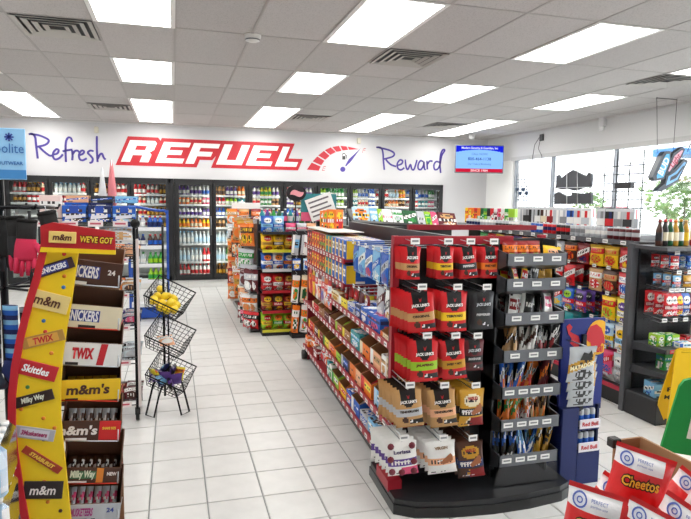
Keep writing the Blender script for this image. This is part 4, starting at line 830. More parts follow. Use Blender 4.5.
for s, y, z, h in sg:
    for q in range(2): single('side_bag', bag_mesh(.17, h, .07, s, 1, top=True), f'{say("hanging bag", *s)} on chip gondola long side', 'bag', (1.0-.05-.06*q, y+.04*q, z), (R(4), R(-6+12*h01(s, q)), R(-60+40*h01(s, y, q))), 'bags hung along the chip gondola')
    pk = link('peg_hook', peg_mesh(.14), g2, (.0, y-7.12, z), (0, 0, R(-90)))
# ---- far rack of orange bags by the cooler
fr_ = thing('clip_rack', 'free-standing rack hung with orange snack bags near the cooler', 'rack', (1.10, 9.95, 0)); MB().tube([(0, 0, 0), (0, 0, 1.66)], .018, 'd6d6d6', 8).build('pole', 'metal', fr_); MB().box(-.2, .2, -.2, .2, 0, .03, 'd0d0d0').build('foot_plate', 'metal', fr_)
MB().box(-.17, .30, -.02, .0, 1.52, 1.62, 'f0f0ee').build('header_card', 'carton', fr_)
for k in range(6):
    for q, x in enumerate((-.17, .02, .22)):
        s = [('orange', 'tan', 'white'), ('silver', 'white', 'charcoal'), ('tan', 'orange', 'brown'), ('peach', 'orange', 'red'), ('dark_red', 'orange', 'white')][(k+q*2) % 5]
        single('side_bag', bag_mesh(.17, .26, .08, s, 1, top=True), f'{say("hanging bag", *s)} in {ORD[k+1]} row of cooler-side rack', 'bag', (1.10+x, 9.86-.01*k, 1.52-k*.245), (0, 0, R(-10+8*q)), 'bags on the rack near the cooler')
    MB().tube([(-.2, -.02, 1.52-k*.245), (.25, -.02, 1.52-k*.245)], .005, 'c8c8c8', 5).build('cross_bar', 'metal', fr_)
# ---- signs rising from the chip gondola
t = thing('round_sign', 'round black sign with pink oval on a pole above the chips', 'sign', (1.455, 7.20, 1.36)); MB().tube([(0, .02, 0), (0, .02, .32)], .008, '333333', 6).build('pole', 'metal', t)
MB().prism([(.125*math.cos(a*.2618), .395+.10*math.sin(a*.2618)) for a in range(24)], -.01, .01, '1d1c1f').build('disc', 'plastic', t); MB().prism([(.01+.085*math.cos(a*.3142), .39+.035*math.sin(a*.3142)+.012*math.cos(3*a*.3142)) for a in range(20)], -.013, -.01, 'e79aa2').build('oval_print', 'print_ink', t)
t = thing('notice_board', 'tilted white printed notice on a teal card above the chips', 'sign', (1.75, 7.2, 1.36)); MB().tube([(0, .03, 0), (0, .03, .2)], .008, '333333', 6).build('pole', 'metal', t)
MB().box(-.23, .22, .0, .012, .05, .39, '2e7f86').box(-.23, .1, -.003, 0, .05, .16, 'd9577c').build('card', 'carton', t)
no = MB().box(-.17, .17, -.02, -.008, -.14, .14, 'f4f3f1').build('notice', 'carton', t, (.02, 0, .23), (0, R(-20), 0))
for k in range(4): MB().box(-.14, .13-.03*(k % 2), -.022, -.020, .08-k*.058, .10-k*.058, '6b6468').build('text_line', 'print_ink', no)

# ================================================================== CARD AND BOOK GONDOLA behind the red one
G3 = frame(2.42, 8.05, R(-3)); g3 = thing('book_gondola', 'black gondola with slanted top row of cartons behind the red gondola', 'shelving', (2.42, 8.05, 0), R(-3))
MB().box(0, 1.55, .02, .6, 0, 1.30, '1c1d1f').build('gondola_core', 'paint', g3)
for z in (.5, .8, 1.05): MB().box(0, 1.55, -.14, 0, z-.02, z, '2a2b2d').build('shelf', 'paint', g3)
MB().add([(0, -.1, 1.38), (1.55, -.1, 1.30), (1.55, .25, 1.48), (0, .25, 1.56), (0, -.1, 1.35), (1.55, -.1, 1.27), (1.55, .25, 1.45), (0, .25, 1.53)], [(0, 1, 2, 3), (7, 6, 5, 4), (4, 5, 1, 0), (3, 2, 6, 7), (0, 3, 7, 4), (1, 5, 6, 2)], '26272a').build('sloped_shelf', 'paint', g3)
bk = [('pale_blue', 'yellow', 'orange', .26), ('sky', 'white', 'pale_blue', .12), ('lime', 'white', None, .07), ('white', 'pink', None, .15), ('white', 'green', 'silver', .16), ('dark_green', 'white', 'green', .22), ('silver', 'white', None, .12), ('lime', 'green', None, .10), ('pink', 'white', None, .10), ('maroon', 'white', 'tan', .30)]
x = .02
for k, (a, b, c, w_) in enumerate(bk): single('leaning_carton', carton_mesh(w_*.95, .24, .03, (a, b, c), k % 3), f'{say("flat carton", a, b, c)} leaning on the sloped black shelf', 'carton', G3(x+w_/2, -.04, 1.39-.05*x), Euler((R(-40), R(3), R(-3))), 'cartons leaning on the sloped shelf'); x += w_
for k in range(12): single('dark_tin', can_mesh(.09, .05, ['charcoal', 'black', 'navy'][k % 3], ['silver', 'grey', 'white'][k % 3]), f'{["charcoal", "black", "navy"][k % 3]} tin lined up under the sloped shelf', 'tin', G3(.07+k*.125, -.07, 1.05), 0, 'tins under the sloped shelf')

# ================================================================== CANDY GONDOLA by the window
G4 = frame(3.52, 3.87, 0); g4 = thing('candy_gondola', 'dark grey candy gondola with peg rows running along the window aisle', 'shelving', (3.52, 3.87, 0))
MB().box(.40, .46, 0, 3.5, .1, 1.36, '222326').build('back_panel', 'paint', g4); MB().box(.02, .95, .02, 3.5, 0, .13, '1b1c1e').build('kick_base', 'paint', g4)
s = MB().box(.0, .95, .02, 3.5, .13, .15, '2b2c2f').box(-.012, 0, .02, 3.5, .13, .165, 'b81f3c').build('base_shelf', 'paint', g4)
ts = MB().box(.0, .95, .0, 3.5, 1.34, 1.365, '4a4c50').box(-.012, 0, .0, 3.5, 1.335, 1.375, '56585c').build('top_shelf', 'paint', g4)
for k in range(16): link('price_tag', tag_mesh(.06, .032), ts, (-.014, .1+k*.21, 1.352), (0, 0, R(-90)))
for z in (1.155, .94): MB().box(.10, .40, .0, 3.5, z-.012, z, '2b2c2f').build('peg_rail', 'paint', g4)
MB().cbox(-.06, .01, -.05, .0, 0, 1.36, .003, '57595d').box(.01, .95, -.02, .0, .0, 1.36, '2a2b2e').build('end_panel', 'paint', g4)
cr = 'on {} candy gondola peg row'; yy = lambda n, s=.12, st=.18: [s+k*st for k in range(n)]
rowsC = [(1.315, .175, .185, [('red', 'white', 'yellow'), ('yellow', 'gold', 'red'), ('yellow', 'red', 'gold'), ('dark_red', 'white', 'navy'), ('brown', 'orange', 'dark_red'), ('silver', 'black', 'white'), ('charcoal', 'silver', 'white'), ('orange', 'red', 'yellow'), ('orange', 'yellow', 'red'), ('purple', 'pink', 'white'), ('maroon', 'purple', None), ('yellow', 'tan', 'red'), ('red', 'yellow', None), ('green', 'white', None)]),
 (1.105, .170, .195, [('red', 'white', 'blue'), ('brown', 'tan', 'red'), ('tan', 'white', 'red'), None, ('red', 'white', 'dark_red'), ('red', 'silver', 'maroon'), ('silver', 'charcoal', 'white'), ('black', 'silver', 'maroon'), ('lime', 'lemon', 'green'), ('lemon', 'green', None), ('brown', 'yellow', None), ('red', 'pink', None)]),
 (.885, .165, .20, [('lemon', 'white', 'purple'), ('yellow', 'red', 'lime'), None, ('purple', 'red', 'charcoal'), ('blue', 'red', 'lime'), ('sky', 'red', 'yellow'), ('white', 'teal', 'red'), None, ('lime', 'green', 'white'), ('lime', 'white', None)]),
 (.655, .17, .20, [('white', 'sky', 'yellow'), ('pale_blue', 'yellow', 'blue'), ('blue', 'lemon', 'purple'), None, ('teal', 'white', None)]),
 (.425, .17, .20, [('clear', 'silver', 'white'), ('pink', 'red', 'blue'), ('lime', 'lemon', 'teal'), ('green', 'white', None)])]
for (z, w_, h_, sp), nm in zip(rowsC, ('top', 'second', 'third', 'fourth', 'bottom')):
    peg_line(g4, G4, FL, .40, yy(len(sp)), z, .36, sp, cr.format(nm), f'candy bags on the {nm} peg row', w_, h_, 'candy_bag', 4, None, cat='candy bag', noun='candy bag', d=.04)
for k, s in enumerate([('clear', 'white', 'silver'), ('white', 'pink', 'clear'), ('silver', 'white', 'tan')]): single('candy_bag', bag_mesh(.17, .22, .08, s, 1), f'{say("tall candy bag", *s)} standing on the candy gondola base', 'candy bag', G4(.09, .14+k*.17, .15), (0, 0, R(-90)), 'bags standing on the candy gondola base')
# cans and cartons along the top
MB().box(.20, .60, .25, 3.45, 1.365, 1.40, '8f9296').build('riser', 'paint', g4)
tall = [('silver', 'red', 'charcoal'), ('silver', 'white', 'grey'), ('black', 'navy', 'red'), ('silver', 'grey', 'white'), None, ('white', 'red', 'silver'), ('silver', 'red', 'white'), ('blue', 'navy', 'white'), ('white', 'silver', 'grey'), ('silver', 'white', None), ('white', 'red', 'dark_red'), ('brown', 'white', 'cream'), ('silver', 'black', 'white'), ('black', 'silver', None), ('silver', 'grey', 'charcoal'), ('white', 'silver', None)]
y = .42
for k, s in enumerate(tall):
    if s: single('drink_carton', carton_mesh(.098, .225, .11, s, 6), f'{say("tall can carton", *s)} on the candy gondola', 'carton', G4(.33, y, 1.40), R(-62), 'can cartons on the candy gondola')
    y += .110
bright = [('lime', 'white', None), ('green', 'white', 'lime'), ('white', 'pink', None), ('pink', 'white', 'red'), ('white', 'maroon', None), ('red', 'white', None), ('black', 'green', None), ('green', 'lime', None), ('dark_green', 'green', 'white'), ('orange', 'green', None), ('red', 'orange', None), ('orange', 'yellow', None), ('orange', 'red', 'lemon'), ('yellow', 'orange', None)]
for k, s in enumerate(bright): single('drink_carton', carton_mesh(.085, .20, .10, s, k % 3), f'{say("narrow juice carton", *s)} in bright row on candy gondola', 'carton', G4(.33, 2.28+k*.083, 1.40), R(-62), 'bright cartons on the candy gondola')
cans = [('maroon', 'silver')]*5 + [('silver', 'white')]*4 + [('silver', 'grey')]*3 + [('charcoal', 'red')]*3 + [('red', 'navy')]*3 + [('blue', 'white')]*3 + [('silver', 'red')]*3 + [('white', 'brown')]*3 + [('silver', 'black')]*4 + [('white', 'silver')]*5 + [('silver', 'navy')]*5
for k, (a, b) in enumerate(cans): single('energy_can', can_mesh(.105, .033, a, b), f'{a} and {b} drink can in the front row on the candy gondola', 'can', G4(.09, .08+k*.071, 1.364), 0, 'drink cans along the candy gondola top')
# ---- endcap facing the aisle crossing
e4 = thing('medicine_endcap', 'dark grey endcap shelf unit with pegboard back and wine bottles on top', 'shelving', (3.53, 3.815, 0))
MB().box(0, 1.0, -.015, .005, .2, 1.34, '232427').build('pegboard', 'paint', e4)
hl = MB()
for a in range(20):
    for b in range(40): hl.box(.01+a*.05, .02+a*.05, -.017, -.0145, .24+b*.0275, .25+b*.0275, '0c0c0d')
o = hl.build('peg_holes', 'paint', e4); o['kind'] = 'stuff'
MB().box(-.06, 1.0, -.33, 0, 1.325, 1.35, '4c4e52').build('top_shelf', 'paint', e4); MB().cbox(-.06, 1.0, -.325, .0, 0, .19, .004, '2c2d30').build('base', 'paint', e4)
for z in (.585, .40):
    s = MB().prism([(0, z-.07), (-.02, z-.012), (-.34, z-.012), (-.34, z-.03)], -.03, -.024, '3b3d41', axis='x').box(-.03, 1.0, -.35, -.015, z-.012, z, '3f4145').box(-.03, 1.0, -.356, -.35, z-.03, z+.008, '4a4c50').build('shelf', 'paint', e4)
    for k in range(7): link('price_tag', tag_mesh(.055, .026, 'white' if k % 2 else 'c8334a', 'grey'), s, (.03+k*.075, -.358, z-.011))
G5 = frame(3.53, 3.80, 0)
for z, xs, sp, w_, h_, nm in ((1.285, (.10, .26, .34, .46), [('red', 'white', 'dark_red'), ('blue', 'sky', 'white'), ('blue', 'navy', 'white'), ('navy', 'red', None)], .085, .10, 'top'), (1.135, (.13, .23, .33, .43, .53), [('sky', 'red', 'white'), ('gold', 'maroon', None), ('maroon', 'white', None), ('orange', 'gold', None), ('red', 'white', None)], .08, .09, 'second'), (1.0, (.07, .12, .17, .23, .30, .38, .45), [('red', 'dark_red', 'white'), ('red', 'pink', 'white'), ('red', 'maroon', 'yellow'), ('blue', 'navy', 'white'), ('maroon', 'red', 'white'), ('green', 'lime', 'black'), ('lime', 'green', None)], .10, .175, 'third')):
    peg_line(e4, G5, 0, 0, xs, z, .24, sp, f'on {nm} peg row of medicine endcap', f'packets on the {nm} endcap peg row', w_, h_, 'medicine_packet', 3, 0, cat='packet', noun='packet', d=.025)
for k in range(6): pk = link('peg_hook', peg_mesh(.20), e4, (.06+k*.10, -.015, .765)); link('price_tag', tag_mesh(.045, .03), pk, (0, -.215, .02))
def onshelf(items, z, y, where, group):
    for (x, w_, h_, d_, sp, st) in items: single('medicine_box', carton_mesh(w_, h_, d_, sp, st), f'{say("small box", *sp)} {where}', 'box', (3.53+x, y, z), R(-4+8*h01(x, z)), group)
onshelf([(.03, .065, .09, .10, ('lime', 'green', 'white'), 0), (.10, .065, .09, .10, ('green', 'lime', 'white'), 0), (.17, .065, .085, .10, ('lime', 'white', 'green'), 1)], .585, 3.62, 'standing on the upper endcap shelf', 'boxes on the upper endcap shelf')
onshelf([(.17, .12, .045, .07, ('white', 'blue', 'sky'), 3), (.30, .12, .05, .07, ('red', 'white', 'blue'), 3), (.43, .10, .035, .07, ('white', 'teal', None), 3), (.52, .1, .06, .07, ('white', 'red', None), 3)], .585, 3.515, 'at the lip of the upper endcap shelf', 'boxes on the upper endcap shelf')
onshelf([(.28, .10, .04, .08, ('red', 'white', 'dark_red'), 3), (.39, .10, .05, .08, ('dark_red', 'red', 'white'), 3), (.5, .11, .14, .07, ('silver', 'cream', 'white'), 1), (.63, .1, .15, .07, ('white', 'silver', None), 1)], .585, 3.68, 'at back of upper endcap shelf', 'boxes on the upper endcap shelf')
onshelf([(.10, .085, .125, .09, ('green', 'teal', 'white'), 1), (.195, .085, .125, .09, ('green', 'dark_green', 'white'), 1)], .40, 3.60, 'standing on the lower endcap shelf', 'boxes on the lower endcap shelf')
for k in range(3): single('pill_bottle', bottle_mesh(.145, .03, 'navy', 'white', 'white'), 'navy bottle with white label and cap on the lower endcap shelf', 'bottle', (3.53+.28+k*.07, 3.56-.03*(k % 2), .40), 0, 'bottles on the lower endcap shelf')
single('tissue_box', carton_mesh(.26, .11, .14, ('sky', 'white', 'blue'), 2), 'sky blue and white box on the endcap base', 'box', (3.53+.12, 3.60, .19), R(-12))
wines = [(0, 0, 0, 0, 0), (.03, 'brown', 'charcoal', 'dark_red', .20), (.08, 'black', 'cream', 'red', .205), (.13, 'dark_green', 'cream', 'pink', .205), (.18, 'gold', 'cream', 'orange', .20), (.23, 'dark_green', 'white', 'gold', .205), (.28, 'gold', 'yellow', 'tan', .20), (.36, 'dark_red', 'cream', 'navy', .235), (.43, 'red', 'cream', 'red', .21)]
for x, a, b, c, h_ in wines[1:]: single('wine_bottle', bottle_mesh(h_, .0265, a, b, c, 12), f'{a.replace("_"," ")} wine bottle with {b} label and {c.replace("_"," ")} cap on the endcap top', 'bottle', (3.53+x, 3.66, 1.35), 0, 'bottles on the endcap top')

# ================================================================== WET FLOOR SIGN, GREEN BOARD, CHIP BIN
p0 = at(657, 434, Z=0); t = thing('wet_floor_sign', 'yellow folding wet floor sign on the tiles by the endcap', 'sign', (p0.x+.21, p0.y-.02, 0), R(-25))
for s_, nm in ((-1, 'front_panel'), (1, 'rear_panel')):
    M = Matrix.Translation((0, 0, .62)) @ Matrix.Rotation(R(-13*s_), 4, 'X') @ Matrix.Translation((0, 0, -.63))
    o = MB().prism([(-.16, .07), (-.16, .0), (-.10, .0), (-.08, .05), (.08, .05), (.10, 0), (.16, 0), (.16, .07), (.085, .62), (.06, .64), (-.06, .64), (-.085, .62)], -.008, .008, 'f0c419', mat=M).build(nm, 'plastic', t)
    if s_ < 0:
        for k, (wd, z, sz) in enumerate((('CAUTION', .44, .05), ('PISO', .30, .05), ('MOJADO', .23, .05))): l_ = link('lettering', text(wd, sz, '3a3420', .001, 0, 'print_ink', (.17, .20, .22)[k]), o); l_.matrix_local = M @ Matrix.Translation((0, -.0095, z))
MB().tube([(-.05, 0, .60), (.05, 0, .60)], .014, 'd9ae14', 8).build('hinge', 'plastic', t)
gp = at(668, 440, d=1.0); gq = Vector((0, 0, CAM_Z)) + (gp-Vector((0, 0, CAM_Z)))*2.25
t = thing('promo_board', 'green promotional board with white letter on a stand behind the chip bin', 'sign', (gq.x-.05, gq.y+.0, 0), R(-32))
MB().prism([(.01, .735), (.5, .70), (.5, 1.02), (.10, 1.02), (.075, 1.01), (.06, .985)], -.01, .01, '0f9c47').build('board', 'carton', t)
link('lettering', text('K', .17, 'f2f4ee', .008), t, (.165, -.0125, .85), (0, R(8), 0)); MB().box(.2, .24, .012, .04, 0, .9, '8a8a8a').box(.08, .40, -.1, .16, 0, .02, '8a8a8a').build('stand', 'metal', t)
bx = thing('chip_bin', 'kraft cardboard dump bin filled with red chip bags', 'bin', (1.30, 1.275, 0)); KR = 'a9805a'
for q, nm in (((-.23, .12, .317, .325, 0, .60), 'rear_wall'), ((.12, .23, .317, .325, 0, .862), 'rear_flap'), ((-.23, .23, -.325, -.317, 0, .60), 'front_wall'), ((-.23, -.222, -.317, .317, 0, .58), 'side_wall'), ((.222, .23, -.317, .317, 0, .865), 'side_wall')): MB().box(*q, KR).build(nm, 'carton', bx)
MB().box(-.222, .222, -.317, .317, .50, .51, KR).build('bin_floor', 'carton', bx); MB().cbox(.10, .135, .30, .335, .84, .872, .004, '222222').build('corner_clip', 'plastic', bx)
CW, CH, CDp = .20, .25, .135
cb = bag_mesh(CW, CH, CDp, ('e02a2c', 'f4f4f6', 'e9ecf4'), 5, nx=24, nz=30)
def cheeto(label, px, py, d, tilt, roll, yaw, s=1.0, word=True):
    p = at(px, py, d=d); o = single('chip_bag', cb, label, 'chip bag', p, Euler((R(tilt), R(roll), R(yaw)), 'XYZ'), 'red chip bags in the dump bin')
    M = Matrix.LocRotScale(None, o.rotation_euler.to_quaternion(), None); o.scale = (s, s, s); o.location = p - (M @ Vector((0, 0, .125*s)))
    if word:
        for c_, b_, w__, l_ in (('2a1610', .0055, .125, .0015), ('f7d13a', .001, .120, .0026)): link('brand_print', drape(text('Cheetos', .05, c_, b_, .1, 'print_ink', w__), CW, CH, CDp, -.002, .145, .12, l_, R(-6)), o)
    mb = MB(); n = 18
    for k in range(n):
        a, b = 2*math.pi*k/n, 2*math.pi*(k+1)/n
        for r0, r1 in ((.0175, .0225), (.006, .0095)): mb.add([(r_*math.cos(q), 0, r_*math.sin(q)) for r_, q in ((r0, a), (r0, b), (r1, b), (r1, a))], [(3, 2, 1, 0)], '4a63b8')
    if 'ring' not in MC: MC['ring'] = mb.mesh('ring', 'print_ink')
    link('ring_print', drape(MC['ring'], CW, CH, CDp, -.060, .208), o); link('lettering', drape(text('PERFECT', .014, '5a70b8', 0, 0, 'print_ink', .05), CW, CH, CDp, .0, .215), o); link('lettering', drape(text('portion size', .010, '5a70b8', 0, 0, 'print_ink', .05), CW, CH, CDp, .0, .200), o)
    MB().prism([(.02, .045), (.05, .05), (.075, .04), (.08, .06), (.05, .068), (.02, .064)], -.050, -.046, 'efe6d8').build('snack_print', 'print_ink', o) if word else None
    return o
cheeto('red chip bag lying on top of the heap in the dump bin', 637, 485, 1.60, -12, 13, -38, .76)
cheeto('red chip bag slumped over the bin rim with its whole brand print showing', 594, 528, 1.50, -12, 8, -40, .78)
cheeto('red chip bag tucked behind the slumped one, one corner showing', 610, 514, 1.68, -12, 30, -40, .76, False)
cheeto('red chip bag half buried beneath the topmost bag, tilted steeply', 646, 545, 1.45, -14, 20, -42, .74)
cheeto('red chip bag wedged against the bin side wall, band uppermost', 676, 541, 1.50, -14, 28, -44, .78)
cheeto('red chip bag behind the wedged one at the bin side wall', 699, 535, 1.58, -14, 30, -46, .78, False)
cheeto('red chip bag tipped forward beside the topmost bag', 684, 508, 1.66, -12, 34, -44, .74, False)

# ================================================================== CHOCOLATE DISPLAY TOWER
DX, DY = -.43, 2.685
dt = thing('chocolate_display', 'red and yellow cardboard candy tower with a curved printed side panel', 'display stand', (DX, DY, 0))
Lx = [(1.540, -.485), (1.44, -.508), (1.34, -.532), (1.22, -.568), (1.10, -.600), (.98, -.624), (.86, -.640), (.74, -.645), (.62, -.641), (.48, -.628), (.32, -.610), (.16, -.590), (.0, -.57)]
Rx = [(1.540, -.355), (1.44, -.372), (1.34, -.386), (1.22, -.405), (1.10, -.428), (.98, -.446), (.86, -.456), (.74, -.458), (.62, -.452), (.48, -.443), (.32, -.434), (.16, -.425), (.0, -.41)]
L_ = lambda pts: [(x-DX, z) for z, x in pts]
MB().prism(L_([(z, x+.022) for z, x in Lx[1:]]) + L_(Rx[1:])[::-1], -.085, -.065, 'f3cc12').build('yellow_panel', 'carton', dt)
MB().prism(L_([(z, x-.006) for z, x in Lx]) + L_([(z, x+.022) for z, x in Lx])[::-1], -.098, .20, 'c01a28').build('red_edge', 'carton', dt)
MB().box(-.06, .185, .19, .21, .0, 1.42, '8a6242').box(-.06, .185, .0, .19, 0, .12, '8a6242').build('tower_back', 'carton', dt)
hd = MB().prism([(-.075, 1.455), (.20, 1.440), (.20, 1.515), (-.03, 1.553), (-.075, 1.540)], -.105, -.085, 'b3161f').prism([(-.075, 1.455), (.20, 1.440), (.20, 1.422), (-.08, 1.436)], -.106, -.084, 'f3cc12').build('header_board', 'carton', dt)
def yp_(): return [o for o in dt.children if o.name.startswith('yellow_panel')][0]
def card(parent, x, z, w_, h_, rot, c, words, wc, wsz, y=-.0875, edge=None, wd=None):
    if parent is yp_(): w_, h_, wsz, wd = w_*1.06, h_*1.22, wsz*1.2, (wd or w_*.62)*1.1
    o = MB().cbox(-w_/2, w_/2, -.004, .002, -h_/2, h_/2, .0015, c).build('printed_bar', 'print_ink', parent, (x-DX-(.012 if parent is yp_() else 0), y, z), (0, R(rot), 0))
    if edge: MB().box(-w_*.36, w_*.36, -.0046, -.004, -h_*.36, h_*.36, edge).build('bar_label', 'print_ink', o)
    link('lettering', text(words, wsz, wc, .0012, .15, 'print_ink', wd or w_*.62), o, (0, -.0056, 0)); return o
yp = [o for o in dt.children if o.name.startswith('yellow_panel')][0]
card(yp, -.452, 1.370, .145, .036, -18, '3b2016', 'SNICKERS', 'f4f2f6', .024, edge='33408f')
card(yp, -.478, 1.235, .150, .060, 17, 'e9cf86', 'm&m', '5a2c1c', .045, edge=None, wd=.09)
card(yp, -.500, 1.080, .150, .038, -12, 'b88a3e', 'TWIX', 'c8202c', .03, edge='e0a84a', wd=.07)
card(yp, -.530, .955, .150, .052, 19, 'c2202a', 'Skittles', 'ffffff', .034)
card(yp, -.545, .835, .145, .036, -12, '2f1c15', 'Milky Way', 'e8ead8', .024, wd=.08)
card(yp, -.545, .690, .145, .040, 14, 'b4b2b8', '3Musketeers', 'a83a6a', .022, edge='d3cfd6')
card(yp, -.520, .575, .165, .026, 40, 'a5371f', 'STARBURST', 'f4c848', .018)
card(yp, -.520, .445, .140, .062, 7, '2a1d1c', 'm&m', 'f0e6e0', .045, wd=.09)
card(hd, -.425, 1.494, .10, .046, 3, 'eacb74', 'm&m', '5a2c1c', .034, y=-.1085, wd=.07)
link('lettering', text("WE'VE GOT", .034, '5c1408', .004, .1, 'print_ink', .128), hd, (.130, -.1065, 1.483), (0, R(4), 0)); link('lettering', text("WE'VE GOT", .034, 'f5cc3a', .0008, .1, 'print_ink', .124), hd, (.130, -.1075, 1.483), (0, R(4), 0))
rnd = random.Random(11)
for k in range(26):
    z = .30+k*.045; ip = min(range(len(Lx)), key=lambda i: abs(Lx[i][0]-z)); x = rnd.uniform(Lx[ip][1]+.04, Rx[ip][1]-.02)
    cc_ = rnd.choice(['c8322a', '3a7a3a', '2f6fb0', '5a3020', 'e0801e'])
    MB().lathe([(.001, -.003, cc_), (.008, -.0015, cc_), (.008, .001, cc_), (.001, .002, cc_)], 10).build('candy_print', 'plastic', yp, (x-DX, -.086, z), (R(90), 0, 0))
# open candy cartons facing the aisle
cart = [(271, .105, .035, ('brown', 'brown', None), 'SNICKERS', 'f4f2f6', '33408f', 'brown candy carton with blue lettering panel', ('tan', 'brown', None), 9),
 (315, .100, .035, ('cream', 'brown', None), 'SNICKERS', 'f4f2f6', '33408f', 'cream candy carton with brown bar print', ('sky', 'silver', None), 8),
 (352.5, .100, .045, ('white', 'white', 'white'), 'TWIX', 'c8202c', None, 'white candy carton with red stripe and word', ('silver', 'gold', None), 7),
 (388, .095, .06, ('yellow', 'yellow', None), "m&m's", '4a2418', None, 'yellow candy carton with brown letters', ('yellow', 'brown', None), 3),
 (429, .090, .055, ('brown', 'brown', None), "m&m's", 'efe6e0', None, 'dark brown candy carton with red share size panel', ('silver', 'brown', None), 6),
 (474, .070, .10, ('brown', 'brown', None), 'Milky Way', 'dfe6cc', '3a6a44', 'brown candy carton with orange stripe and green lettering', ('brown', 'white', None), 8),
 (511, .080, .09, ('silver', 'silver', None), 'MUSKETEERS', 'b0408a', None, 'silver candy carton holding pink-striped bars', ('silver', 'pink', 'white'), 7)]
for k, (pyc, hf, hb, sp, wd, wc, pl, lab, bar, rl) in enumerate(cart):
    pc = at(90, pyc, Y=2.66); z = pc.z-hf/2+.01
    W_, D_ = .235, .17; X_, Y_ = pc.x-.005, 2.755; rot = (R(6), R(rl), R(4))
    o = single('candy_carton', openbox_mesh(W_, D_, hf, hf+hb, sp, 9, '6b4630'), f'{lab} in the chocolate display', 'carton', (X_, Y_, z-.01), rot, 'open candy cartons in the chocolate display')
    if pl: MB().box(-.10 if wd == 'SNICKERS' else -.085, .03, -.0012, 0, hf*.28, hf*.78, pl).build('name_panel', 'print_ink', o, (0, -D_/2-.0006, 0))
    link('lettering', text(wd, hf*.62, wc, .002 if wd != 'TWIX' else .004, .1, 'print_ink', {"m&m's": .17, 'TWIX': .085, 'SNICKERS': .12, 'MUSKETEERS': .09}.get(wd, .10)), o, ({"m&m's": -.01 if k == 3 else -.06, 'MUSKETEERS': -.04}.get(wd, -.035), -D_/2-.0025, hf*.53))
    if wd == 'TWIX': MB().add([(.02, 0, .002), (.048, 0, .002), (.062, 0, hf-.002), (.034, 0, hf-.002)], [(0, 1, 2, 3)], 'c8202c').build('red_stripe', 'print_ink', o, (0, -D_/2-.0016, 0))
    if k == 4: MB().box(.03, W_/2-.001, -.001, 0, .001, hf-.001, 'd8201f').build('share_panel', 'print_ink', o, (0, -D_/2-.001, 0)); link('lettering', text('SHARE SIZE', .015, 'f7d13a', .0006, 0, 'print_ink', .055), o, (.07, -D_/2-.003, hf*.62))
    if k == 5: MB().box(.02, .048, -.001, 0, .001, hf-.001, 'e0862a').build('orange_stripe', 'print_ink', o, (0, -D_/2-.001, 0)); link('lettering', text('NEW', .022, 'efe6e0', .001, 0, 'print_ink', .04), o, (.082, -D_/2-.002, hf*.6))
    if k in (0, 6): link('lettering', text('24', .03, 'f0ece6' if k == 0 else '3a4a9a', .001, 0, 'print_ink'), o, (.075, -D_/2-.002, hf*.6))
    MB().tube([(X_-DX-.115, -.025, z-.006), (X_-DX+.115, -.025, z-.03), (X_-DX+.118, .20, z-.03)], .003, 'c23a2c' if k % 2 else 'silver', 5).tube([(X_-DX-.115, -.025, z-.006), (X_-DX-.115, .20, z-.006)], .003, 'silver', 5).tube([(X_-DX+.115, -.025, z-.03), (X_-DX+.118, -.02, z+.02)], .003, 'silver', 5).build('wire_shelf', 'metal', dt)
    n = 6; M = Matrix.Translation((X_, Y_, z-.01)) @ Euler(rot).to_matrix().to_4x4(); me = bag_mesh(.032, .115, .022, bar, 2, nx=5, nz=9)
    for q in range(n):
        Mq = M @ Matrix.Translation((-.085+q*.034, -.06, .01+(.014 if k in (4, 6) else 0))) @ Matrix.Rotation(R(-52 if k in (4, 6) else -65), 4, 'X'); ob = single('candy_bar', me, f'{say("candy bar", *bar)} in the {ORD[k+1]} carton of the chocolate display', 'candy bar', Mq.to_translation(), Mq.to_euler(), 'candy bars in the chocolate display')

# ================================================================== ROLLING SNACK RACK behind it
rk = thing('rolling_rack', 'black wire rolling rack of snack cakes and wrapped sweets', 'rack', (-.62, 4.72, 0))
for x in (-.34, .345):
    for y in (-.16, .16):
        MB().tube([(x, y, .09), (x, y, 1.56)], .012, '1d1e20', 8).build('post', 'metal', rk)
        cs_ = MB().tube([(x-.012, y, .045), (x+.012, y, .045)], .042, '1a1a1b', 14).box(x-.018, x+.018, y-.01, y+.01, .045, .10, '2c2d2f').build('caster', 'plastic', rk)
MB().cbox(.352, .372, -.17, -.12, .10, 1.36, .003, 'e6dad8').build('white_strip', 'plastic', rk)
RZ = [.125, .44, .70, .94, 1.20, 1.46]; ln = ['bottom', 'second', 'third', 'fourth', 'fifth', 'top']
for z in RZ:
    s = MB()
    for q in range(8): s.tube([(-.34+q*.0975, -.18, z), (-.34+q*.0975, .18, z+.03)], .003, '3a3b3d', 4)
    for q in range(5): s.tube([(-.34, -.18+q*.09, z+.0075*q), (.345, -.18+q*.09, z+.0075*q)], .004, '3a3b3d', 4)
    s.tube([(-.34, -.19, z+.05), (.345, -.19, z+.05)], .004, '3a3b3d', 4); so = s.build('wire_shelf', 'metal', rk)
    for q in range(4): link('price_tag', tag_mesh(.10, .04, 'f0e4e4', 'c85a6a'), so, (-.24+q*.165, -.196, z+.012))
spR = [[('brown', 'dark_red', 'peach'), ('maroon', 'white', 'brown')], [('silver', 'charcoal', 'white'), ('clear', 'silver', None)], [('purple', 'white', 'pink'), ('silver', 'purple', 'white'), ('navy', 'silver', 'pink')], [('blue', 'red', 'lemon'), ('orange', 'tan', None), ('clear', 'tan', 'brown')], [('peach', 'dark_red', 'white'), ('orange', 'brown', 'cream'), ('brown', 'peach', None)]]
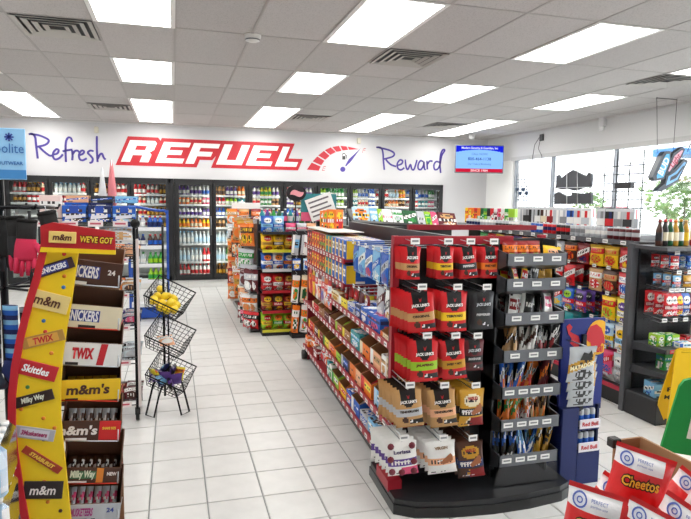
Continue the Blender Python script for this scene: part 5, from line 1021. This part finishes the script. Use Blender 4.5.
for z, sp, nm in zip(RZ, spR, ln):
    for k in range(6):
        s = sp[k % len(sp)]; single('snack_cake', bag_mesh(.125, .11, .06, s, 1), f'{say("wrapped snack cake", *s)} on {nm} rolling rack shelf', 'snack', (-.90+k*.118, 4.60+.02*(k % 2), z+.012), (R(-35), 0, R(-5+3*k)), f'snack cakes on the rolling rack')
        single('snack_cake', bag_mesh(.125, .11, .06, s, 1), f'{say("wrapped snack cake", *s)} on {nm} rolling rack shelf', 'snack', (-.90+k*.118, 4.74, z+.018), (R(-35), 0, R(4-3*k)), f'snack cakes on the rolling rack')
single('bread_roll_pack', bag_mesh(.26, .13, .10, ('white', 'silver', 'tan'), 1), 'white bagged loaf on the fifth shelf of the rolling rack', 'bread', (-.39, 4.56, 1.33), (R(-25), 0, 0))
for k, (a, b, c) in enumerate((('blue', 'white', 'brown'), ('navy', 'blue', 'white'), ('blue', 'pale_blue', 'cream'))):
    x = -.67+k*.165; lab = ['with brown cookie print', 'with dark lid', 'with cream cookie print'][k]
    for q in range(2 if k < 2 else 1):
        o = single('snack_carton', carton_mesh(.155, .115, .10, (a, b, c), 0), f'blue snack cake box {lab} on the rolling rack top', 'carton', (x, 4.58+q*.11, 1.485+.02*q), R(2), 'blue boxes on the rolling rack top')
        if q == 0: MB().box(-.028, .028, -.0545, -.052, .062, .112, '2a50b0').build('brand_patch', 'print_ink', o); MB().prism([(-.06, .018), (.05, .030), (.055, .052), (-.055, .045)], -.0545, -.052, 'e8e8f0').build('name_patch', 'print_ink', o)
    single('snack_carton', carton_mesh(.15, .05, .10, (['peach', 'charcoal', 'sky'][k], 'blue', None), 2), f'flat {["peach", "charcoal", "sky blue"][k]} box stacked on the snack cake boxes', 'carton', (x+.01, 4.69, 1.62), R(-3), 'flat boxes stacked on the rolling rack')
single('black_cap_pack', MB().lathe([(.001, .0, 'black'), (.030, .006, 'black'), (.034, .03, 'charcoal'), (.028, .045, 'black'), (.012, .055, 'black')], 14).mesh('cap', 'fabric'), 'round black knob-like cap on the rolling rack corner', 'cap', (-.265, 4.55, 1.465), (R(70), 0, 0))
for k, (px, c, h_) in enumerate(((103, 'd8dadc', .32), (112.5, 'e2858a', .38))):
    p = at(px, 208, Y=4.80); t = thing('pennant', f'{["folded white", "folded pale red"][k]} pennant standing up from the rolling rack', 'pennant', (p.x, 4.80, 1.46)); MB().tube([(0, 0, 0), (0, 0, h_+.10)], .006, 'silver', 6).build('stick', 'metal', t)
    MB().lathe([(.012, .10, c), (.034, .16, c), (.030, h_*.7, c), (.016, h_+.02, c), (.006, h_+.1, c)], 8, sy=.5).build('cloth', 'fabric', t)
single('pale_carton', carton_mesh(.14, .20, .08, ('f3d9d4', 'white', None), 1), 'pale pink upright carton beside the gloves', 'carton', (-.83, 4.62, 1.47), R(5))

# ================================================================== GLOVE SPINNER, WATER, BLUE SIGN
gs = thing('glove_spinner', 'black metal spinner rack hung with gloves and socks', 'rack', (-.80, 3.22, 0))
MB().tube([(0, 0, .03), (0, 0, 1.75)], .018, '1d1e20', 10).build('pole', 'metal', gs); MB().lathe([(.24, 0, '1d1e20'), (.24, .02, '1d1e20'), (.03, .035, '1d1e20')], 18).build('spinner_base', 'metal', gs)
for z in (1.60, 1.21): 
    for q in range(6): a = q*math.pi/3+.3; MB().tube([(0, 0, z), (.25*math.cos(a), .25*math.sin(a), z), (.26*math.cos(a), .26*math.sin(a), z+.02)], .007, '232427', 6).build('arm', 'metal', gs)
MB().tube([(.23*math.cos(a*.2618), .23*math.sin(a*.2618), 1.605) for a in range(24)], .009, '232427', 6, closed=True).build('hoop', 'metal', gs)
def glove(label, loc, rz, cuff, palm, fing, roll=0):
    t = thing('glove', label, 'glove', loc, rz, 'gloves on the spinner rack'); t.rotation_euler = (0, R(roll), rz)
    b = MB().lathe([(.052, 0, cuff), (.050, -.09, palm), (.058, -.13, palm), (.060, -.19, palm), (.048, -.205, palm)], 12, sy=.38)
    for k, (x, l) in enumerate(((-.042, .075), (-.014, .092), (.014, .086), (.041, .065))): b.tube([(x, 0, -.185), (x*1.08, -.004, -.20-l*.5), (x*1.12, -.002, -.20-l)], [.0145, .0135, .009], fing, 8)
    b.tube([(.045, 0, -.12), (.082, -.008, -.16), (.092, -.012, -.205)], [.02, .0165, .011], fing, 8); b.build('glove_shell', 'fabric', t)
    MB().lathe([(.054, .0, 'black'), (.054, .012, cuff), (.04, .018, cuff)], 12, sy=.42).build('cuff_band', 'fabric', t); MB().tube([(0, 0, .018), (0, 0, .045)], .003, 'silver', 5).build('hanger', 'metal', t)
    return t
for lab, px, py, yy_, rz_, cf, pm_, fg, rl in (('black glove with bright pink palm and fingers on the spinner', 27, 222, 2.97, 10, 'black', 'd8365c', 'd8365c', 4), ('black glove with pink thumb hanging beside the pink-palmed glove', 15, 219, 3.0, -10, 'black', 'charcoal', 'd8365c', -4), ('charcoal and slate glove hanging next to the chocolate display', 47, 214, 3.08, 25, 'black', '2e3d4c', '2e3d4c', -12), ('plain black glove at the rear of the spinner', 3, 219, 3.08, 40, 'black', 'black', 'charcoal', 6)):
    glove(lab, at(px, py, Y=yy_), R(rz_), cf, pm_, fg, rl).scale = (.80, .80, .85)
def sock(label, x, y, z, c):
    mb = MB(); prof = []
    for k in range(13): prof.append((.040-.0006*k, -.022*k, c[k % len(c)]))
    mb.lathe(prof[::-1], 10, sy=.4); mb.tube([(0, 0, -.26), (.0, -.015, -.30), (.035, -.03, -.33), (.075, -.035, -.335)], [.034, .036, .032, .018], c[0], 8); o = single('sock', mb.mesh('sock', 'fabric'), label, 'sock', (x, y, z), R(-25), 'socks on the spinner rack')
sock('navy and sky striped sock on the lower spinner arms', -.72, 2.98, 1.16, ['navy', 'sky', 'blue']); sock('grey and black striped sock on the lower spinner arms', -.66, 3.02, 1.14, ['charcoal', 'grey', 'black']); sock('charcoal and slate striped sock on the lower spinner arms', -.79, 2.98, 1.14, ['2e3d4c', 'charcoal', '8795a5'])
sg_ = thing('apparel_sign', 'pale blue outwear sign with snowflake emblem on a post', 'sign', (-.745, 3.05, 1.70)); o = MB().cbox(-.16, .10, -.012, .0, .03, .262, .003, '8fc3ea').box(-.16, .10, -.0128, -.012, .035, .075, '3f86c4').build('sign_board', 'carton', sg_); MB().tube([(-.04, .01, -.10), (-.04, .01, .10)], .008, '333333', 6).build('post', 'metal', sg_)
for k in range(4): MB().box(-.019, .019, -.0145, -.0125, -.003, .003, '2b3f9a').build('snowflake_arm', 'print_ink', o, (.055-.02, 0, .222), (0, k*math.pi/4, 0))
link('lettering', text('polite', .062, '2f6cb4', 0, 0, 'print_ink', .115), o, (.036, -.0145, .165)); link('lettering', text('OUTWEAR', .022, '2f6cb4', .0004, 0, 'print_ink', .105), o, (.036, -.0145, .105))
wt = bottle_mesh(.195, .032, 'pale_blue', 'sky', 'white', 10)
for k in range(4):
    t = thing('water_case', f'shrink-wrapped case of pale blue water bottles, {["on the floor", "second in the stack", "third in the stack", "topmost of the stack"][k]}', 'water case', (-.675, 2.32, k*.205), R(6), 'stacked water cases')
    for a in range(3):
        for b in range(4): link('bottle', wt, t, (-.066+a*.066, -.10+b*.066, 0))
    MB().cbox(-.10, .10, -.135, .135, .0, .185, .02, 'pale_blue').build('shrink_wrap', 'clear_plastic', t)

# ================================================================== FRUIT BASKET STAND, SODA RACK
bs = thing('basket_stand', 'black wire stand with three tilted baskets by the snack rack', 'stand', (-.06, 4.72, 0)); BK = '1f2022'
MB().tube([(-.02, 0, .12), (-.02, 0, 1.46)], .009, BK, 8).tube([(.012, 0, .30), (.012, 0, 1.02)], .007, BK, 6).build('pole', 'metal', bs)
for sx in (-1, 1): MB().tube([(0, 0, .34), (sx*.07, -.06, .12), (sx*.10, -.17, .012), (sx*.16, -.10, .012), (sx*.11, .04, .20), (sx*.02, .06, .34)], .008, BK, 6).build('leg', 'metal', bs)
def basket(z, nm):
    M = Matrix.Translation((-.01, -.02, z)) @ Matrix.Rotation(R(22), 4, 'Y') @ Matrix.Rotation(R(28), 4, 'X') @ Matrix.Rotation(R(-10), 4, 'Z'); w1, w0, hh = .155, .115, .13
    rim = MB().tube([M @ Vector(p) for p in ((-w1, -w1, hh), (w1, -w1, hh), (w1, w1, hh), (-w1, w1, hh))], .006, BK, 6, closed=True); o = rim.build('basket', 'metal', bs); wv = MB()
    for q in range(9):
        f = -1+q/4
        for ax in (0, 1):
            pr = [(f*w1, -w1, hh), (f*w0, -w0, 0), (f*w0, w0, 0), (f*w1, w1, hh)]; pr = pr if ax == 0 else [(b, a, c) for a, b, c in pr]; wv.tube([M @ Vector(p) for p in pr], .0024, BK, 4)
    for q in (1, 2, 3): s_ = w0+(w1-w0)*q/4; wv.tube([M @ Vector(p) for p in ((-s_, -s_, hh*q/4), (s_, -s_, hh*q/4), (s_, s_, hh*q/4), (-s_, s_, hh*q/4))], .0024, BK, 4, closed=True)
    k = wv.build('basket_mesh', 'metal', o); return Matrix.Translation((-.06, 4.72, 0)) @ M
M1 = basket(.83, 'upper'); M2 = basket(.53, 'middle'); M3 = basket(.235, 'lower')
lem = MB().lathe([(.004, -.040, 'f2cf2a'), (.010, -.034, 'f2cf2a'), (.026, -.018, 'f4d62f'), (.031, 0, 'f4d62f'), (.026, .018, 'f4d62f'), (.010, .034, 'f2cf2a'), (.004, .040, 'd8b21e')], 12).mesh('lemon', 'plastic'); rnd = random.Random(5)
for k in range(15):
    p = M1 @ Vector((-.085+.055*(k % 4)+rnd.uniform(-.01, .01), -.08+.055*((k//4) % 4), .038+.03*(k % 3 == 0))); single('lemon', lem, 'yellow lemon in the upper wire basket', 'lemon', p, (rnd.uniform(0, 3), rnd.uniform(0, 3), rnd.uniform(0, 3)), 'lemons in the upper basket')
single('snack_bag', bag_mesh(.12, .10, .04, ('peach', 'white', None), 1), 'single peach packet in the middle wire basket', 'bag', M2 @ Vector((.02, -.03, .03)), (R(-50), 0, R(20)), None)
for k in range(9):
    s = [('purple', 'silver', None), ('navy', 'sky', None), ('black', 'purple', None), ('lemon', 'orange', None), ('purple', 'black', 'pink')][k % 5]; single('snack_bag', bag_mesh(.10, .10, .04, s, 1), f'{say("small packet", *s)} in the lower wire basket', 'bag', M3 @ Vector((-.07+.07*(k % 3), -.07+.06*(k//3), .025)), (R(-40+10*(k % 3)), 0, R(40*k)), 'packets in the lower basket')
sr = thing('soda_rack', 'blue metal soda rack with white shelves beside the cooler', 'rack', (-.33, 8.65, 0)); BL = '1f4fae'
for x in (-.26, .235):
    for y in (-.17, .17): MB().box(x, x+.03, y-.015, y+.015, 0, 1.50, BL).build('post', 'paint', sr)
MB().tube([(-.25, -.17, 1.56), (-.10, -.17, 1.54), (.12, -.17, 1.50), (.22, -.17, 1.50), (.25, -.17, 1.46)], .018, BL, 8).build('top_rail', 'paint', sr)
for z in (.20, .53, .75, 1.0, 1.25): MB().box(-.245, .25, -.17, .17, z-.02, z, 'dfe2e6').box(-.245, .25, -.18, -.17, z-.025, z+.025, 'e9ecef').build('shelf', 'paint', sr)
MB().box(-.245, .25, -.15, .15, .02, .18, BL).build('base', 'paint', sr)
def pack(label, x, y, z, body, lab_, cap, tray, rows=2, cols=3, h_=.17):
    t = thing('soda_pack', label, 'soda pack', (x, y, z), 0, 'soda packs on the blue rack'); MB().box(-.105, .105, -.07, .07, 0, .03, tray).build('carrier', 'plastic', t); me = bottle_mesh(h_, .033, body, lab_, cap)
    for a in range(cols):
        for b in range(rows): link('bottle', me, t, (-.068+a*.068, -.035+b*.068, .005))
    return t
pack('blue cola pack on the top shelf of the blue soda rack', .0-.24, 8.57, 1.25, 'blue', 'navy', 'red', 'black'); pack('dark cola pack with blue labels on the second shelf of the soda rack', -.24, 8.57, 1.0, 'brown', 'blue', 'red', 'black')
pack('navy cola pack beside the dark one on the soda rack', -.47, 8.57, 1.0, 'navy', 'white', 'blue', 'navy'); pack('clear soda pack on the top shelf of the soda rack', -.47, 8.57, 1.25, 'silver', 'white', 'blue', 'grey')
pack('green soda pack on the third shelf of the soda rack', -.24, 8.57, .75, 'green', 'lime', 'green', 'dark_green'); pack('lime soda pack below the green pack on the soda rack', -.24, 8.57, .53, 'lime', 'green', 'lime', 'dark_green'); pack('pale soda pack on the third shelf of the soda rack', -.47, 8.57, .75, 'clear', 'white', 'green', 'grey'); pack('black soda pack on the lowest shelf of the soda rack', -.24, 8.57, .20, 'black', 'charcoal', 'black', 'black')
